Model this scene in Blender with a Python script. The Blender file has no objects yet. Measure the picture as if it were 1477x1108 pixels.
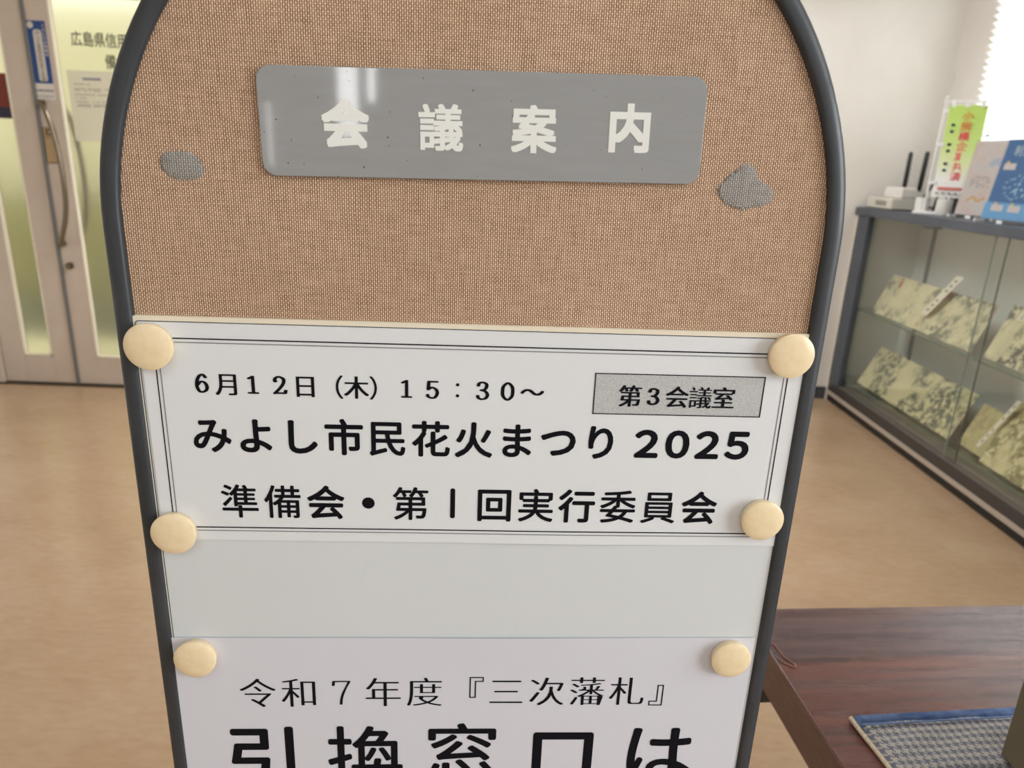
import bpy, bmesh, math, random
from mathutils import Vector, Matrix
random.seed(4)
S = bpy.context.scene
COL = S.collection

# ------------------------------------------------------------------ camera
F_PX, W_PX = 1020.0, 1477.0
cam_d = bpy.data.cameras.new('camera')
cam_d.sensor_fit = 'HORIZONTAL'; cam_d.sensor_width = 36.0
cam_d.lens = F_PX / W_PX * 36.0
cam_d.clip_start = 0.01
cam = bpy.data.objects.new('camera', cam_d); COL.objects.link(cam)
RIGHT = Vector((0.999225847, -0.001402537, 0.039315894))
DOWN = Vector((0.037075255, -0.300675866, -0.953005482))
FWD = Vector((0.013157966, 0.953725356, -0.300391098))
EYE = Vector((0, 0, 1.35))
m = Matrix.Identity(4)
for i in range(3):
    m[i][0] = RIGHT[i]; m[i][1] = -DOWN[i]; m[i][2] = -FWD[i]; m[i][3] = EYE[i]
cam.matrix_world = m
cam_d.dof.use_dof = True
cam_d.dof.focus_distance = 0.53
cam_d.dof.aperture_fstop = 9.0
S.camera = cam

# ------------------------------------------------------------------ world, lights, exposure
S.view_settings.view_transform = 'Standard'
S.view_settings.look = 'None'
S.view_settings.gamma = 1.0
S.view_settings.use_curve_mapping = False
S.view_settings.exposure = 0.0
world = bpy.data.worlds.new('sky'); S.world = world; world.use_nodes = True
bg = world.node_tree.nodes['Background']
bg.inputs[0].default_value = (0.93, 0.97, 1.0, 1); bg.inputs[1].default_value = 2.6


def area(name, loc, aim, sx, sy, power, col=(1, 1, 1)):
    l = bpy.data.lights.new(name, 'AREA'); l.shape = 'RECTANGLE'
    l.size = sx; l.size_y = sy; l.energy = power; l.color = col
    o = bpy.data.objects.new(name, l); COL.objects.link(o)
    o.location = loc
    o.rotation_euler = (Vector(aim) - Vector(loc)).to_track_quat('-Z', 'Y').to_euler()
    return o


# window in the wall beside and behind the viewer, daylight
area('side_window_daylight', (2.55, -0.75, 1.75), (1.0, -0.75, 1.70), 1.9, 1.5, 54, (0.95, 0.98, 1.0))
# narrow windows far behind the viewer
area('rear_window_daylight', (-0.742, -4.62, 2.02), (-0.742, 0, 2.02), 0.135, 1.10, 5.5, (1, 1, 1))
area('rear_slot_daylight', (-0.575, -4.62, 2.22), (-0.575, 0, 2.22), 0.05, 1.0, 1.9, (1, 1, 1))
area('rear_gap_daylight', (-1.305, -4.62, 1.47), (-1.305, 0, 1.47), 0.035, 0.42, 0.22, (1, 0.96, 0.92))
area('blind_window_daylight', (3.7, 2.9, 3.3), (2.45, 2.9, 2.0), 2.6, 1.8, 600, (0.96, 0.98, 1.0))
# soft fill lamps added below the ceiling, no fittings seen there
area('ceiling_fill_light', (-0.1, 3.15, 2.66), (-0.1, 3.15, 0), 1.5, 0.8, 64, (0.97, 0.98, 1.0))
area('ceiling_fill_light', (-0.2, -1.4, 2.66), (-0.2, -1.4, 0), 1.8, 1.0, 13, (0.95, 0.98, 1.0))


# ------------------------------------------------------------------ helpers
def lin(c):
    return tuple(((v / 255) / 12.92 if v / 255 <= 0.04045 else ((v / 255 + 0.055) / 1.055) ** 2.4) for v in c) + (1,)


def mat(name, rgb, rough=0.5, metal=0.0, spec=0.5, **kw):
    mt = bpy.data.materials.new(name); mt.use_nodes = True
    p = mt.node_tree.nodes['Principled BSDF']
    p.inputs['Base Color'].default_value = lin(rgb)
    p.inputs['Roughness'].default_value = rough
    p.inputs['Metallic'].default_value = metal
    p.inputs['Specular IOR Level'].default_value = spec
    for k, v in kw.items():
        p.inputs[k.replace('_', ' ')].default_value = v
    return mt


class NT:
    """small wrapper for building node graphs"""
    def __init__(s, mt):
        s.t = mt.node_tree; s.p = s.t.nodes['Principled BSDF']

    def n(s, kind, **kw):
        nd = s.t.nodes.new(kind)
        for k, v in kw.items():
            setattr(nd, k, v)
        return nd

    def put(s, sock, v):
        if isinstance(v, bpy.types.NodeSocket): s.t.links.new(v, sock)
        elif v is not None: sock.default_value = v

    def math(s, op, a, b=None, c=None, clamp=False):
        nd = s.n('ShaderNodeMath', operation=op, use_clamp=clamp)
        s.put(nd.inputs[0], a)
        if b is not None: s.put(nd.inputs[1], b)
        if c is not None: s.put(nd.inputs[2], c)
        return nd.outputs[0]

    def coord(s, which='Object'):
        return s.n('ShaderNodeTexCoord').outputs[which]

    def mapping(s, v, scale=(1, 1, 1), rot=(0, 0, 0), loc=(0, 0, 0)):
        nd = s.n('ShaderNodeMapping'); s.put(nd.inputs['Vector'], v)
        nd.inputs['Scale'].default_value = scale; nd.inputs['Rotation'].default_value = rot
        nd.inputs['Location'].default_value = loc
        return nd.outputs[0]

    def noise(s, v, scale, detail=3, rough=0.5, out=0):
        nd = s.n('ShaderNodeTexNoise'); s.put(nd.inputs['Vector'], v)
        nd.inputs['Scale'].default_value = scale; nd.inputs['Detail'].default_value = detail
        nd.inputs['Roughness'].default_value = rough
        return nd.outputs[out]

    def ramp(s, f, stops):
        nd = s.n('ShaderNodeValToRGB'); s.put(nd.inputs[0], f)
        e = nd.color_ramp.elements
        while len(e) < len(stops): e.new(0.5)
        for k, (pos, c) in enumerate(stops):
            e[k].position = pos; e[k].color = c if len(c) == 4 else lin(c)
        return nd.outputs[0]

    def mix(s, f, a, b, kind='MIX'):
        nd = s.n('ShaderNodeMix', data_type='RGBA', blend_type=kind)
        s.put(nd.inputs[0], f); s.put(nd.inputs[6], a); s.put(nd.inputs[7], b)
        return nd.outputs[2]

    def xyz(s, v):
        nd = s.n('ShaderNodeSeparateXYZ'); s.put(nd.inputs[0], v); return nd.outputs

    def bump(s, h, strength=0.3, dist=0.001):
        nd = s.n('ShaderNodeBump'); nd.inputs['Strength'].default_value = strength
        nd.inputs['Distance'].default_value = dist
        s.put(nd.inputs['Height'], h); s.t.links.new(nd.outputs[0], s.p.inputs['Normal'])

    def base(s, v): s.put(s.p.inputs['Base Color'], v)
    def rough(s, v): s.put(s.p.inputs['Roughness'], v)


def grainy(mt, a, b, scale=6, detail=4, bump=0.0, dist=0.001, stretch=(1, 1, 1)):
    t = NT(mt); v = t.mapping(t.coord(), stretch); f = t.noise(v, scale, detail)
    t.base(t.ramp(f, [(0.3, a), (0.7, b)]))
    if bump: t.bump(f, bump, dist)
    return mt


def link(name, me, mt=None, parent=None, smooth=False):
    o = bpy.data.objects.new(name, me); COL.objects.link(o)
    if mt is not None and not me.materials: me.materials.append(mt)
    if parent is not None: o.parent = parent
    if smooth:
        for p in me.polygons: p.use_smooth = True
        me.set_sharp_from_angle(angle=math.radians(38))
    return o


def obj(name, bm, mt=None, parent=None, smooth=False, loc=None, rotz=0, label=None):
    me = bpy.data.meshes.new(name)
    bmesh.ops.recalc_face_normals(bm, faces=bm.faces)
    bm.to_mesh(me); bm.free()
    o = link(name, me, mt, parent, smooth)
    if loc is not None: o.location = loc
    o.rotation_euler = (0, 0, rotz)
    if label: o['label'] = label
    return o


def tag(o, label, cat=None, group=None, kind=None):
    if label: o['label'] = label
    if cat: o['category'] = cat
    if group: o['group'] = group
    if kind: o['kind'] = kind
    return o


def thing(name, label, cat, loc=(0, 0, 0), rotz=0, group=None):
    o = bpy.data.objects.new(name, None); COL.objects.link(o)
    o.empty_display_size = 0.05
    o.location = loc; o.rotation_euler = (0, 0, rotz)
    return tag(o, label, cat, group)


def bx(bm, x0, x1, y0, y1, z0, z1, bev=0.0, seg=2):
    g = bmesh.ops.create_cube(bm, size=1)
    vs = g['verts']
    for v in vs:
        v.co = Vector(((x0 + x1) / 2 + v.co.x * (x1 - x0), (y0 + y1) / 2 + v.co.y * (y1 - y0), (z0 + z1) / 2 + v.co.z * (z1 - z0)))
    if bev:
        es = {e for v in vs for e in v.link_edges}
        bmesh.ops.bevel(bm, geom=list(es), offset=bev, segments=seg, affect='EDGES', profile=0.5)
    return bm


def box(x0, x1, y0, y1, z0, z1, bev=0.0):
    return bx(bmesh.new(), x0, x1, y0, y1, z0, z1, bev)


def boxes(lst, bev=0.0):
    bm = bmesh.new()
    for b in lst: bx(bm, *b, bev=bev)
    return bm


def tube(bm, pts, r, seg=12, cap=True, flat=1.0):
    pts = [Vector(p) for p in pts]
    rs = r if isinstance(r, (list, tuple)) else [r] * len(pts)
    rings = []; ref = None
    for i, p in enumerate(pts):
        t = (pts[min(i + 1, len(pts) - 1)] - pts[max(i - 1, 0)]).normalized()
        if ref is None: ref = t.orthogonal().normalized()
        a = (ref - t * ref.dot(t)).normalized(); b = t.cross(a); ref = a
        rings.append([bm.verts.new(p + (a * math.cos(2 * math.pi * k / seg) + b * math.sin(2 * math.pi * k / seg) * flat) * rs[i]) for k in range(seg)])
    for r0, r1 in zip(rings, rings[1:]):
        for k in range(seg):
            bm.faces.new((r0[k], r0[(k + 1) % seg], r1[(k + 1) % seg], r1[k]))
    if cap:
        bm.faces.new(rings[0][::-1]); bm.faces.new(rings[-1])
    return bm


def catmull(P, n=10, closed=False):
    out = []; L = len(P)
    rng = range(L if closed else L - 1)
    g = (lambda i: P[i % L]) if closed else (lambda i: P[max(0, min(L - 1, i))])
    for i in rng:
        p0, p1, p2, p3 = [Vector(g(i + k)) for k in (-1, 0, 1, 2)]
        for k in range(n):
            t = k / n
            out.append(0.5 * ((2 * p1) + (p2 - p0) * t + (2 * p0 - 5 * p1 + 4 * p2 - p3) * t * t + (3 * p1 - p0 - 3 * p2 + p3) * t ** 3))
    if not closed: out.append(Vector(P[-1]))
    return out


def slab_poly(bm, pts, y0, y1):
    """prism from outline pts (x, z) between depths y0 and y1"""
    a = [bm.verts.new((x, y0, z)) for x, z in pts]
    b = [bm.verts.new((x, y1, z)) for x, z in pts]
    bm.faces.new(a); bm.faces.new(b[::-1])
    n = len(pts)
    for k in range(n): bm.faces.new((a[k], a[(k + 1) % n], b[(k + 1) % n], b[k]))
    return bm


def rrect(x0, x1, z0, z1, r, n=8):
    P = []
    for cx, cz, a0 in ((x1 - r, z1 - r, 0), (x0 + r, z1 - r, 90), (x0 + r, z0 + r, 180), (x1 - r, z0 + r, 270)):
        for k in range(n + 1):
            a = math.radians(a0 + 90 * k / n); P.append((cx + r * math.cos(a), cz + r * math.sin(a)))
    return P


# ---- lettering ----------------------------------------------------
_cur = bpy.data.curves.new('lettering_source', 'FONT'); _cur.resolution_u = 4
_tmp = bpy.data.objects.new('lettering_source', _cur); COL.objects.link(_tmp)
_cache = {}


def glyph(ch, off):
    k = (ch, off)
    if k not in _cache:
        _cur.body = ch; _cur.offset = off
        _tmp.update_tag(); dg = bpy.context.evaluated_depsgraph_get(); dg.update()
        me = bpy.data.meshes.new_from_object(_tmp.evaluated_get(dg))
        _cache[k] = ([(v.co.x, v.co.y) for v in me.vertices], [tuple(p.vertices) for p in me.polygons])
        bpy.data.meshes.remove(me)
    return _cache[k]


def ring(r):
    out = [(0, 0)]
    for q, n in ((0.5, 8), (1.0, 14)):
        out += [(r * q * math.cos(2 * math.pi * k / n), r * q * math.sin(2 * math.pi * k / n)) for k in range(n)]
    return out


def hshift(w, h=0.004):
    return [(w * t, h * s) for t in (-1, -0.5, 0, 0.5, 1) for s in (-1, 1)]


class Letters:
    """collects flat glyph faces in a 2-D plane, later mapped to 3-D"""
    def __init__(s): s.v = []; s.f = []; s.k = []; s.layer = 0

    def add(s, V, Fc, fn, shifts=((0, 0),)):
        for dx, dy in shifts:
            b = len(s.v)
            s.v += [fn(x + dx, y + dy) for x, y in V]; s.k += [s.layer % 40] * len(V); s.layer += 1
            s.f += [tuple(b + i for i in q) for q in Fc]

    def char(s, ch, cx, cy, em, off=0.0, shifts=((0, 0),), sx=1.0):
        V, Fc = glyph(ch, off)
        s.add(V, Fc, lambda x, y: (cx + (x - 0.5) * em * sx, cy + (y - 0.38) * em), shifts)

    def fit(s, ch, x0, x1, y0, y1, off=0.0, shifts=((0, 0),)):
        V, Fc = glyph(ch, off)
        e = max(abs(d[0]) for d in shifts)
        ax, bx_ = min(v[0] for v in V) - e, max(v[0] for v in V) + e
        ay, by = min(v[1] for v in V) - e, max(v[1] for v in V) + e
        s.add(V, Fc, lambda x, y: (x0 + (x - ax) / (bx_ - ax) * (x1 - x0), y0 + (y - ay) / (by - ay) * (y1 - y0)), shifts)

    def nib(s, paths, x0, y0, w, h, nw, nh):
        """strokes drawn with an elliptical pen, box (x0,y0,w,h)"""
        for P in paths:
            closed = P[0] == 'o'; P = P[1:] if closed else P
            straight = len(P) == 2
            Q = [Vector(P[0]) .lerp(Vector(P[1]), k / 14) for k in range(15)] if straight else catmull(P, 9, closed)
            for q in Q:
                b = len(s.v); cx, cy = x0 + q.x * w, y0 + q.y * h
                s.v += [(cx + nw / 2 * math.cos(2 * math.pi * k / 12), cy + nh / 2 * math.sin(2 * math.pi * k / 12)) for k in range(12)]
                s.f.append(tuple(range(b, b + 12))); s.k += [s.layer % 40] * 12; s.layer += 1

    def rect(s, x0, x1, y0, y1):
        n = max(1, int(abs(x1 - x0) / 8)); k0 = len(s.v); m_ = max(1, int(abs(y1 - y0) / 8))
        for j in range(m_ + 1):
            for i in range(n + 1): s.v.append((x0 + (x1 - x0) * i / n, y0 + (y1 - y0) * j / m_))
        s.k += [s.layer % 40] * ((n + 1) * (m_ + 1)); s.layer += 1
        for j in range(m_):
            for i in range(n):
                a = k0 + j * (n + 1) + i; s.f.append((a, a + 1, a + n + 2, a + n + 1))

    def build(s, name, fn, mt, parent=None, label=None, nrm=(0, -1, 0)):
        me = bpy.data.meshes.new(name); nrm = Vector(nrm)
        me.from_pydata([Vector(fn(*v)) + nrm * (k * 2.5e-6) for v, k in zip(s.v, s.k)], [], s.f); me.update()
        o = link(name, me, mt, parent)
        if label: o['label'] = label
        return o


DIG = {
    '1': [[(.55, .97), (.55, .03)], [(.15, .86), (.55, .97)], [(.15, .02), (.95, .02)]],
    '2': [[(.14, .74), (.17, .9), (.45, 1), (.8, .9), (.84, .7), (.65, .45), (.3, .18), (.08, .03)], [(.1, .05), (.92, .05)], [(.92, .05), (.97, .2)], [(.16, .72), (.2, .74)]],
    '3': [[(.14, .8), (.2, .94), (.45, 1), (.78, .92), (.8, .72), (.62, .56), (.38, .53)], [(.38, .53), (.72, .47), (.9, .27), (.75, .06), (.4, 0), (.14, .08), (.1, .2)]],
    '5': [[(.85, .96), (.2, .96)], [(.2, .96), (.15, .52)], [(.15, .5), (.45, .62), (.8, .5), (.88, .27), (.7, .04), (.4, 0), (.14, .08), (.1, .18)]],
    '6': [[(.82, .85), (.65, 1), (.4, .96), (.18, .72), (.1, .36), (.25, .06), (.5, 0), (.8, .1), (.9, .32), (.75, .54), (.45, .6), (.15, .4)]],
    '7': [[(.05, .8), (.08, .96)], [(.08, .96), (.95, .96)], [(.95, .96), (.66, .58), (.5, .28), (.45, .02)]],
    '0': [['o', (.5, 1), (.85, .8), (.92, .5), (.85, .2), (.5, 0), (.15, .2), (.08, .5), (.15, .8)]],
}

# ------------------------------------------------------------------ materials
M = {}
M['black_print'] = mat('black_print', (13, 13, 20), 0.8, spec=0.15)
M['grey_print'] = mat('grey_print', (128, 128, 132), 0.6)
M['paper'] = mat('paper', (226, 229, 232), 0.55, spec=0.3)
M['paper_thin'] = mat('paper_thin', (216, 217, 226), 0.55, spec=0.3)
M['whiteboard'] = mat('whiteboard', (216, 221, 224), 0.16)
M['cream_trim'] = mat('cream_trim', (236, 228, 208), 0.45)
M['groove'] = mat('groove', (34, 38, 40), 0.7)
M['magnet'] = mat('magnet_plastic', (240, 212, 160), 0.28)
t = NT(M['magnet']); v = t.coord()
f = t.noise(v, 160, 3); t.base(t.ramp(f, [(0.35, (240, 218, 178)), (0.62, (244, 225, 188))]))
t.bump(t.noise(v, 90, 2), 0.04, 0.0004)
M['plate'] = mat('grey_plate', (140, 141, 141), 0.05)
t = NT(M['plate']); v = t.coord()
f = t.noise(t.mapping(v, (1, 1, 6)), 30, 4); t.base(t.ramp(f, [(0.3, (150, 152, 153)), (0.7, (155, 157, 159))]))
sp = t.noise(v, 420, 1, 0.3); sm = t.ramp(sp, [(0.80, (0, 0, 0, 1)), (0.82, (1, 1, 1, 1))])
t.base(t.mix(sm, t.ramp(f, [(0.3, (150, 152, 153)), (0.7, (155, 157, 159))]), lin((84, 84, 84))))
t.bump(t.noise(v, 10, 2), 0.03, 0.001)
M['plate_letter'] = mat('white_vinyl', (236, 238, 234), 0.3)
M['frame'] = mat('frame_rubber', (66, 71, 78), 0.42)
t = NT(M['frame']); v = t.coord()
f = t.noise(t.mapping(v, (1, 1, 0.25)), 60, 5)
t.base(t.ramp(f, [(0.3, (44, 48, 53)), (0.75, (62, 67, 73))])); t.rough(t.ramp(f, [(0.3, (0.5, 0.5, 0.5, 1)), (0.7, (0.33, 0.33, 0.33, 1))]))
t.bump(t.noise(v, 900, 2), 0.12, 0.0003)
M['black'] = mat('black_plastic', (24, 24, 26), 0.4)
M['dark_metal'] = mat('dark_grey_steel', (70, 76, 86), 0.42, 0.2)


def weave(mt, dark, lo, hi, pu=0.00138, pv=0.00132, bumpd=0.0005, patch=None):
    """plain weave from crossing warp and weft threads, in the object's own metres"""
    t = NT(mt); v = t.coord()
    x, y, z = t.xyz(v)
    # threads wander a little
    wn = t.noise(t.mapping(v, (1, 1, 1)), 55, 3)
    wx = t.math('ADD', x, t.math('MULTIPLY', t.math('SUBTRACT', wn, 0.5), 0.0012))
    wz = t.math('ADD', z, t.math('MULTIPLY', t.math('SUBTRACT', t.noise(t.mapping(v, (1, 1, 1), loc=(3, 1, 2)), 60, 3), 0.5), 0.0012))
    cu = t.math('MULTIPLY', wx, math.pi / pu); cv = t.math('MULTIPLY', wz, math.pi / pv)
    au = t.math('ABSOLUTE', t.math('SINE', cu)); av = t.math('ABSOLUTE', t.math('SINE', cv))
    over = t.math('MULTIPLY', t.math('SINE', t.math('ADD', cu, 0)), t.math('SINE', cv))   # sign alternates cell by cell
    over = t.math('MULTIPLY_ADD', over, 0.5, 0.5)
    # per-thread brightness (slubs)
    warp_n = t.noise(t.mapping(v, (1 / pu, 1, 60)), 1.0, 2)
    weft_n = t.noise(t.mapping(v, (60, 1, 1 / pv)), 1.0, 2)
    hu = t.math('MULTIPLY', au, t.math('MULTIPLY_ADD', over, 0.9, 0.25))
    hv = t.math('MULTIPLY', av, t.math('MULTIPLY_ADD', over, -0.75, 0.75))
    h = t.math('MAXIMUM', hu, hv)
    h2 = t.math('ADD', h, t.math('MULTIPLY', t.math('SUBTRACT', t.math('ADD', warp_n, weft_n), 1.0), 0.32))
    c = t.ramp(h2, [(0.22, dark), (0.50, lo), (0.88, hi)])
    big = t.noise(v, 7, 4, 0.6)
    c = t.mix(1.0, c, t.ramp(big, [(0.3, (0.86, 0.84, 0.80, 1)), (0.7, (1.0, 1.0, 1.0, 1))]), 'MULTIPLY')
    t.base(c); t.bump(h, 0.55, bumpd)
    return mt


M['fabric'] = weave(mat('tan_woven_fabric', (190, 155, 125), 0.85, spec=0.15), (92, 64, 48), (192, 156, 127), (250, 224, 200))
M['glue'] = weave(mat('dried_glue', (140, 136, 130), 0.6, spec=0.3), (92, 88, 86), (156, 153, 150), (196, 193, 188), bumpd=0.0004)

# ------------------------------------------------------------------ room shell
XR, XL, YB, YD, YF, ZC = 2.43, -2.93, 4.24, 3.94, -4.6, 2.7
M['floor'] = mat('beige_vinyl_floor', (190, 158, 120), 0.3)
t = NT(M['floor']); v = t.coord()
f1 = t.noise(t.mapping(v, (1.0, 1.6, 1), (0, 0, 0.5)), 2.2, 5, 0.6)
f2 = t.noise(t.mapping(v, (3, 9, 1), (0, 0, 0.6)), 6, 5, 0.65)
c = t.ramp(f1, [(0.3, (166, 138, 108)), (0.5, (176, 148, 118)), (0.72, (184, 158, 130))])
t.base(t.mix(0.25, c, t.ramp(f2, [(0.35, (150, 120, 90)), (0.65, (184, 160, 132))])))
t.rough(t.ramp(f2, [(0.3, (0.19, 0.19, 0.19, 1)), (0.7, (0.25, 0.25, 0.25, 1))])); t.bump(f1, 0.05, 0.004)
M['wall'] = grainy(mat('painted_wall', (232, 228, 221), 0.8), (228, 223, 216), (236, 232, 226), 3, 5, 0.05, 0.004)
M['ceiling'] = grainy(mat('ceiling_board', (235, 233, 228), 0.9), (228, 226, 221), (238, 236, 232), 12, 5)
M['base'] = mat('charcoal_vinyl_skirting', (72, 74, 82), 0.5)
grainy(M['base'], (64, 66, 74), (80, 82, 90), 10)


def struct(name, bm, mt, parent=None, label=None):
    o = obj(name, bm, mt, parent)
    if parent is None: o['kind'] = 'structure'
    if label: o['label'] = label
    return o


struct('floor', box(-3.2, 2.7, -4.8, 4.5, -0.1, 0), M['floor'], label='glossy beige vinyl floor with faint streaks')
struct('ceiling', box(-3.2, 2.7, -4.8, 4.5, ZC, ZC + 0.1), M['ceiling'], label='pale ceiling above the frame')
WY0, WY1, WZ0, WZ1 = 1.9, 3.93, 1.54, 2.45      # window with the blind
struct('wall_right', boxes([
    (XR, XR + 0.15, WY1, YB + 0.15, 0, ZC), (XR, XR + 0.15, WY0, WY1, 0, WZ0), (XR, XR + 0.15, WY0, WY1, WZ1, ZC),
    (XR, XR + 0.15, 0.25, WY0, 0, ZC), (XR, XR + 0.15, -1.75, 0.25, 0, 0.95), (XR, XR + 0.15, -1.75, 0.25, 2.55, ZC),
    (XR, XR + 0.15, YF, -1.75, 0, ZC)]), M['wall'], label='off white side wall in shade beside the blind')
struct('wall_back', boxes([(-0.45, XR + 0.15, YB, YB + 0.12, 0, ZC), (-0.57, -0.45, YD, YB + 0.12, 0, ZC)]), M['wall'],
       label='cream white wall behind the router and display cabinet')
struct('wall_entrance', boxes([(-1.50, -0.57, YD, YD + 0.12, 0, ZC), (XL - 0.15, -2.46, YD, YD + 0.12, 2.16, ZC), (-2.46, -1.50, YD, YD + 0.12, 2.58, ZC)]), M['wall'],
       label='cream wall around the glazed doors')
struct('wall_left', box(XL - 0.15, XL, YF, YD + 0.12, 0, ZC), M['wall'], label='cream wall meeting the door jamb')
struct('wall_rear', boxes([
    (XL - 0.15, -1.33, YF - 0.12, YF, 0, ZC), (-1.28, -0.82, YF - 0.12, YF, 0, ZC), (-0.665, -0.61, YF - 0.12, YF, 0, ZC), (-0.54, XR + 0.15, YF - 0.12, YF, 0, ZC),
    (-1.33, -1.28, YF - 0.12, YF, 0, 1.25), (-1.33, -1.28, YF - 0.12, YF, 1.69, ZC), (-0.82, -0.665, YF - 0.12, YF, 0, 1.46), (-0.61, -0.54, YF - 0.12, YF, 0, 1.70)]), M['wall'])
struct('baseboard_back', box(-0.45, 2.03, YB - 0.012, YB, 0, 0.075), M['base'], label='charcoal skirting at the foot of the back wall')
struct('baseboard_right', box(XR - 0.012, XR, -4.6, 1.8, 0, 0.075), M['base'])

# ---- glazed entrance doors
M['alu'] = grainy(mat('beige_painted_aluminium', (200, 186, 170), 0.45), (196, 181, 165), (205, 191, 176), 4, 5)
M['alu_dark'] = mat('grey_door_seal', (112, 112, 110), 0.5)
M['steel'] = mat('brushed_steel', (132, 120, 104), 0.25, 0.9)
M['bronze'] = mat('dark_bronze_steel', (96, 82, 66), 0.3, 0.8)
fg = bpy.data.materials.new('frosted_glass'); fg.use_nodes = True
p = fg.node_tree.nodes['Principled BSDF']
p.inputs['Base Color'].default_value = (0.95, 0.93, 0.78, 1); p.inputs['Roughness'].default_value = 0.30
p.inputs['Transmission Weight'].default_value = 0.90; p.inputs['IOR'].default_value = 1.3
M['frost'] = fg
YF0, YF1 = YD + 0.01, YD + 0.055     # leaf thickness


def leaf(name, x0, x1, gx0, gx1, label):
    e = bpy.data.objects.new(name, None); COL.objects.link(e); e.location = ((x0 + x1) / 2, YD, 0)
    tag(e, label, kind='structure')
    ox = (x0 + x1) / 2
    L = lambda a: a - ox

    def part(nm, b, mt, lb=None, bev=0.003):
        x0_, x1_, y0_, y1_, z0_, z1_ = b
        return obj(nm, box(L(x0_), L(x1_), y0_ - YD, y1_ - YD, z0_, z1_, bev), mt, e, label=lb)
    part('stile', (x0, gx0, YF0, YF1, 0.012, 2.13), M['alu'])
    part('stile', (gx1, x1, YF0, YF1, 0.012, 2.13), M['alu'])
    part('rail', (gx0, gx1, YF0, YF1, 0.012, 0.175), M['alu'])
    part('rail', (gx0, gx1, YF0, YF1, 2.05, 2.13), M['alu'])
    part('glass_pane', (gx0, gx1, YD + 0.030, YD + 0.036, 0.175, 2.05), M['frost'], 'frosted pale green glass', 0)
    b_ = 0.008
    obj('glazing_bead', boxes([(L(gx0), L(gx0) + b_, YF0 - YD - .002, 0.03, 0.175, 2.05), (L(gx1) - b_, L(gx1), YF0 - YD - .002, 0.03, 0.175, 2.05),
                               (L(gx0), L(gx1), YF0 - YD - .002, 0.03, 0.175, 0.183)]), M['cream_trim'], e)
    return e, L


dl, L1 = leaf('door_1', -2.892, -2.482, -2.765, -2.605, 'narrow glazed aluminium door leaf by the wall corner')
dr, L2 = leaf('door_2', -2.472, -1.52, -2.350, -1.64, 'wide glazed aluminium door leaf with arched pull handle')
obj('meeting_strip', box(L2(-2.484), L2(-2.466), 0.0, 0.05, 0.01, 2.13, 0.002), M['alu_dark'], dr, label='grey weather seal between the two door leaves')
# pull handles, inside and outside
for sgn, y0, y1 in ((1, 0.008, -0.06), (-1, 0.057, 0.13)):
    P = catmull([(-2.447, y0, 1.540), (-2.43, y1 * 0.7 + y0 * .3, 1.541), (-2.393, y1, 1.500), (-2.364, y1, 1.36), (-2.352, y1, 1.18), (-2.364, y1, 1.0), (-2.405, y1, 0.86), (-2.43, y1 * 0.7 + y0 * .3, 0.825), (-2.44, y0, 0.822)], 6)
    h = obj('handle', tube(bmesh.new(), [(L2(q.x), q.y, q.z) for q in P], 0.0135, 12), M['steel'] if sgn == 1 else M['bronze'], dr, True,
            label='arched metal pull handle' if sgn == 1 else 'matching handle on the far side, blurred by the frosted glass')
    bm = bmesh.new()
    for z in (1.54, 0.822):
        tube(bm, [(L2(-2.445), y0, z), (L2(-2.445), y0 - 0.012 * sgn, z)], 0.018, 14)
    obj('handle_mount', bm, M['bronze'], h)
bm = tube(bmesh.new(), [(L2(-2.425), 0.008, 0.70), (L2(-2.425), -0.006, 0.70)], 0.019, 20)
lk = obj('lock', bm, M['bronze'], dr, True, label='round door lock')
obj('keyhole', tube(bmesh.new(), [(L2(-2.425), -0.006, 0.70), (L2(-2.425), -0.009, 0.70)], 0.010, 14), M['steel'], lk)
# small push/pull plate
pl = obj('instruction_plate', box(L2(-2.462), L2(-2.400), 0.005, 0.010, 1.245, 1.425, 0.002), mat('gold_sticker', (176, 148, 106), 0.4), dr, label='small gold plate with a dark square')
lt = Letters()
for a in ((-30, 30, 86, 88), (-30, 30, -88, -86), (-32, -30, -88, 88), (30, 32, -88, 88), (-30, 30, 38, 40)): lt.rect(*a)
for a in ((-16, 16, 78, 72), (-16, -10, 50, 78), (10, 16, 50, 78), (-16, 16, 50, 56)): lt.rect(min(a[:2]), max(a[:2]), min(a[2:]), max(a[2:]))
lt.build('mark', lambda x, y: (L2(-2.431) + x / 1000, 0.0045, 1.335 + y / 1000), M['black_print'], pl)
# lettering on the glass
lt = Letters()
for k, ch in enumerate('広島県信用'):
    lt.char(ch, -2.242 + 0.006 + k * 0.0585, 1.858 - 0.0008 * k, 0.074, 0.0, ring(0.012), sx=0.80)
for k, ch in enumerate('備北'):
    lt.char(ch, -2.075 + k * 0.0600, 1.755, 0.074, 0.0, ring(0.012), sx=0.80)
lt.build('lettering', lambda x, y: (L2(x), 0.0285, y), mat('black_vinyl', (34, 34, 22), 0.5), dr, label='black characters applied to the frosted glass')
# door frame: jamb, head, threshold
struct('trim_1', boxes([(XL, -2.895, YD - 0.01, YD + 0.10, 0, 2.16), (-2.93, -1.50, YD - 0.01, YD + 0.10, 2.132, 2.20), (-1.518, -1.48, YD - 0.01, YD + 0.10, 0, 2.2)]), M['alu'], label='beige door frame')
struct('trim_2', box(-2.93, -1.50, YD - 0.012, YD + 0.08, 0, 0.010), mat('dark_threshold', (58, 48, 38), 0.5), label='dark threshold line under the doors')

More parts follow.
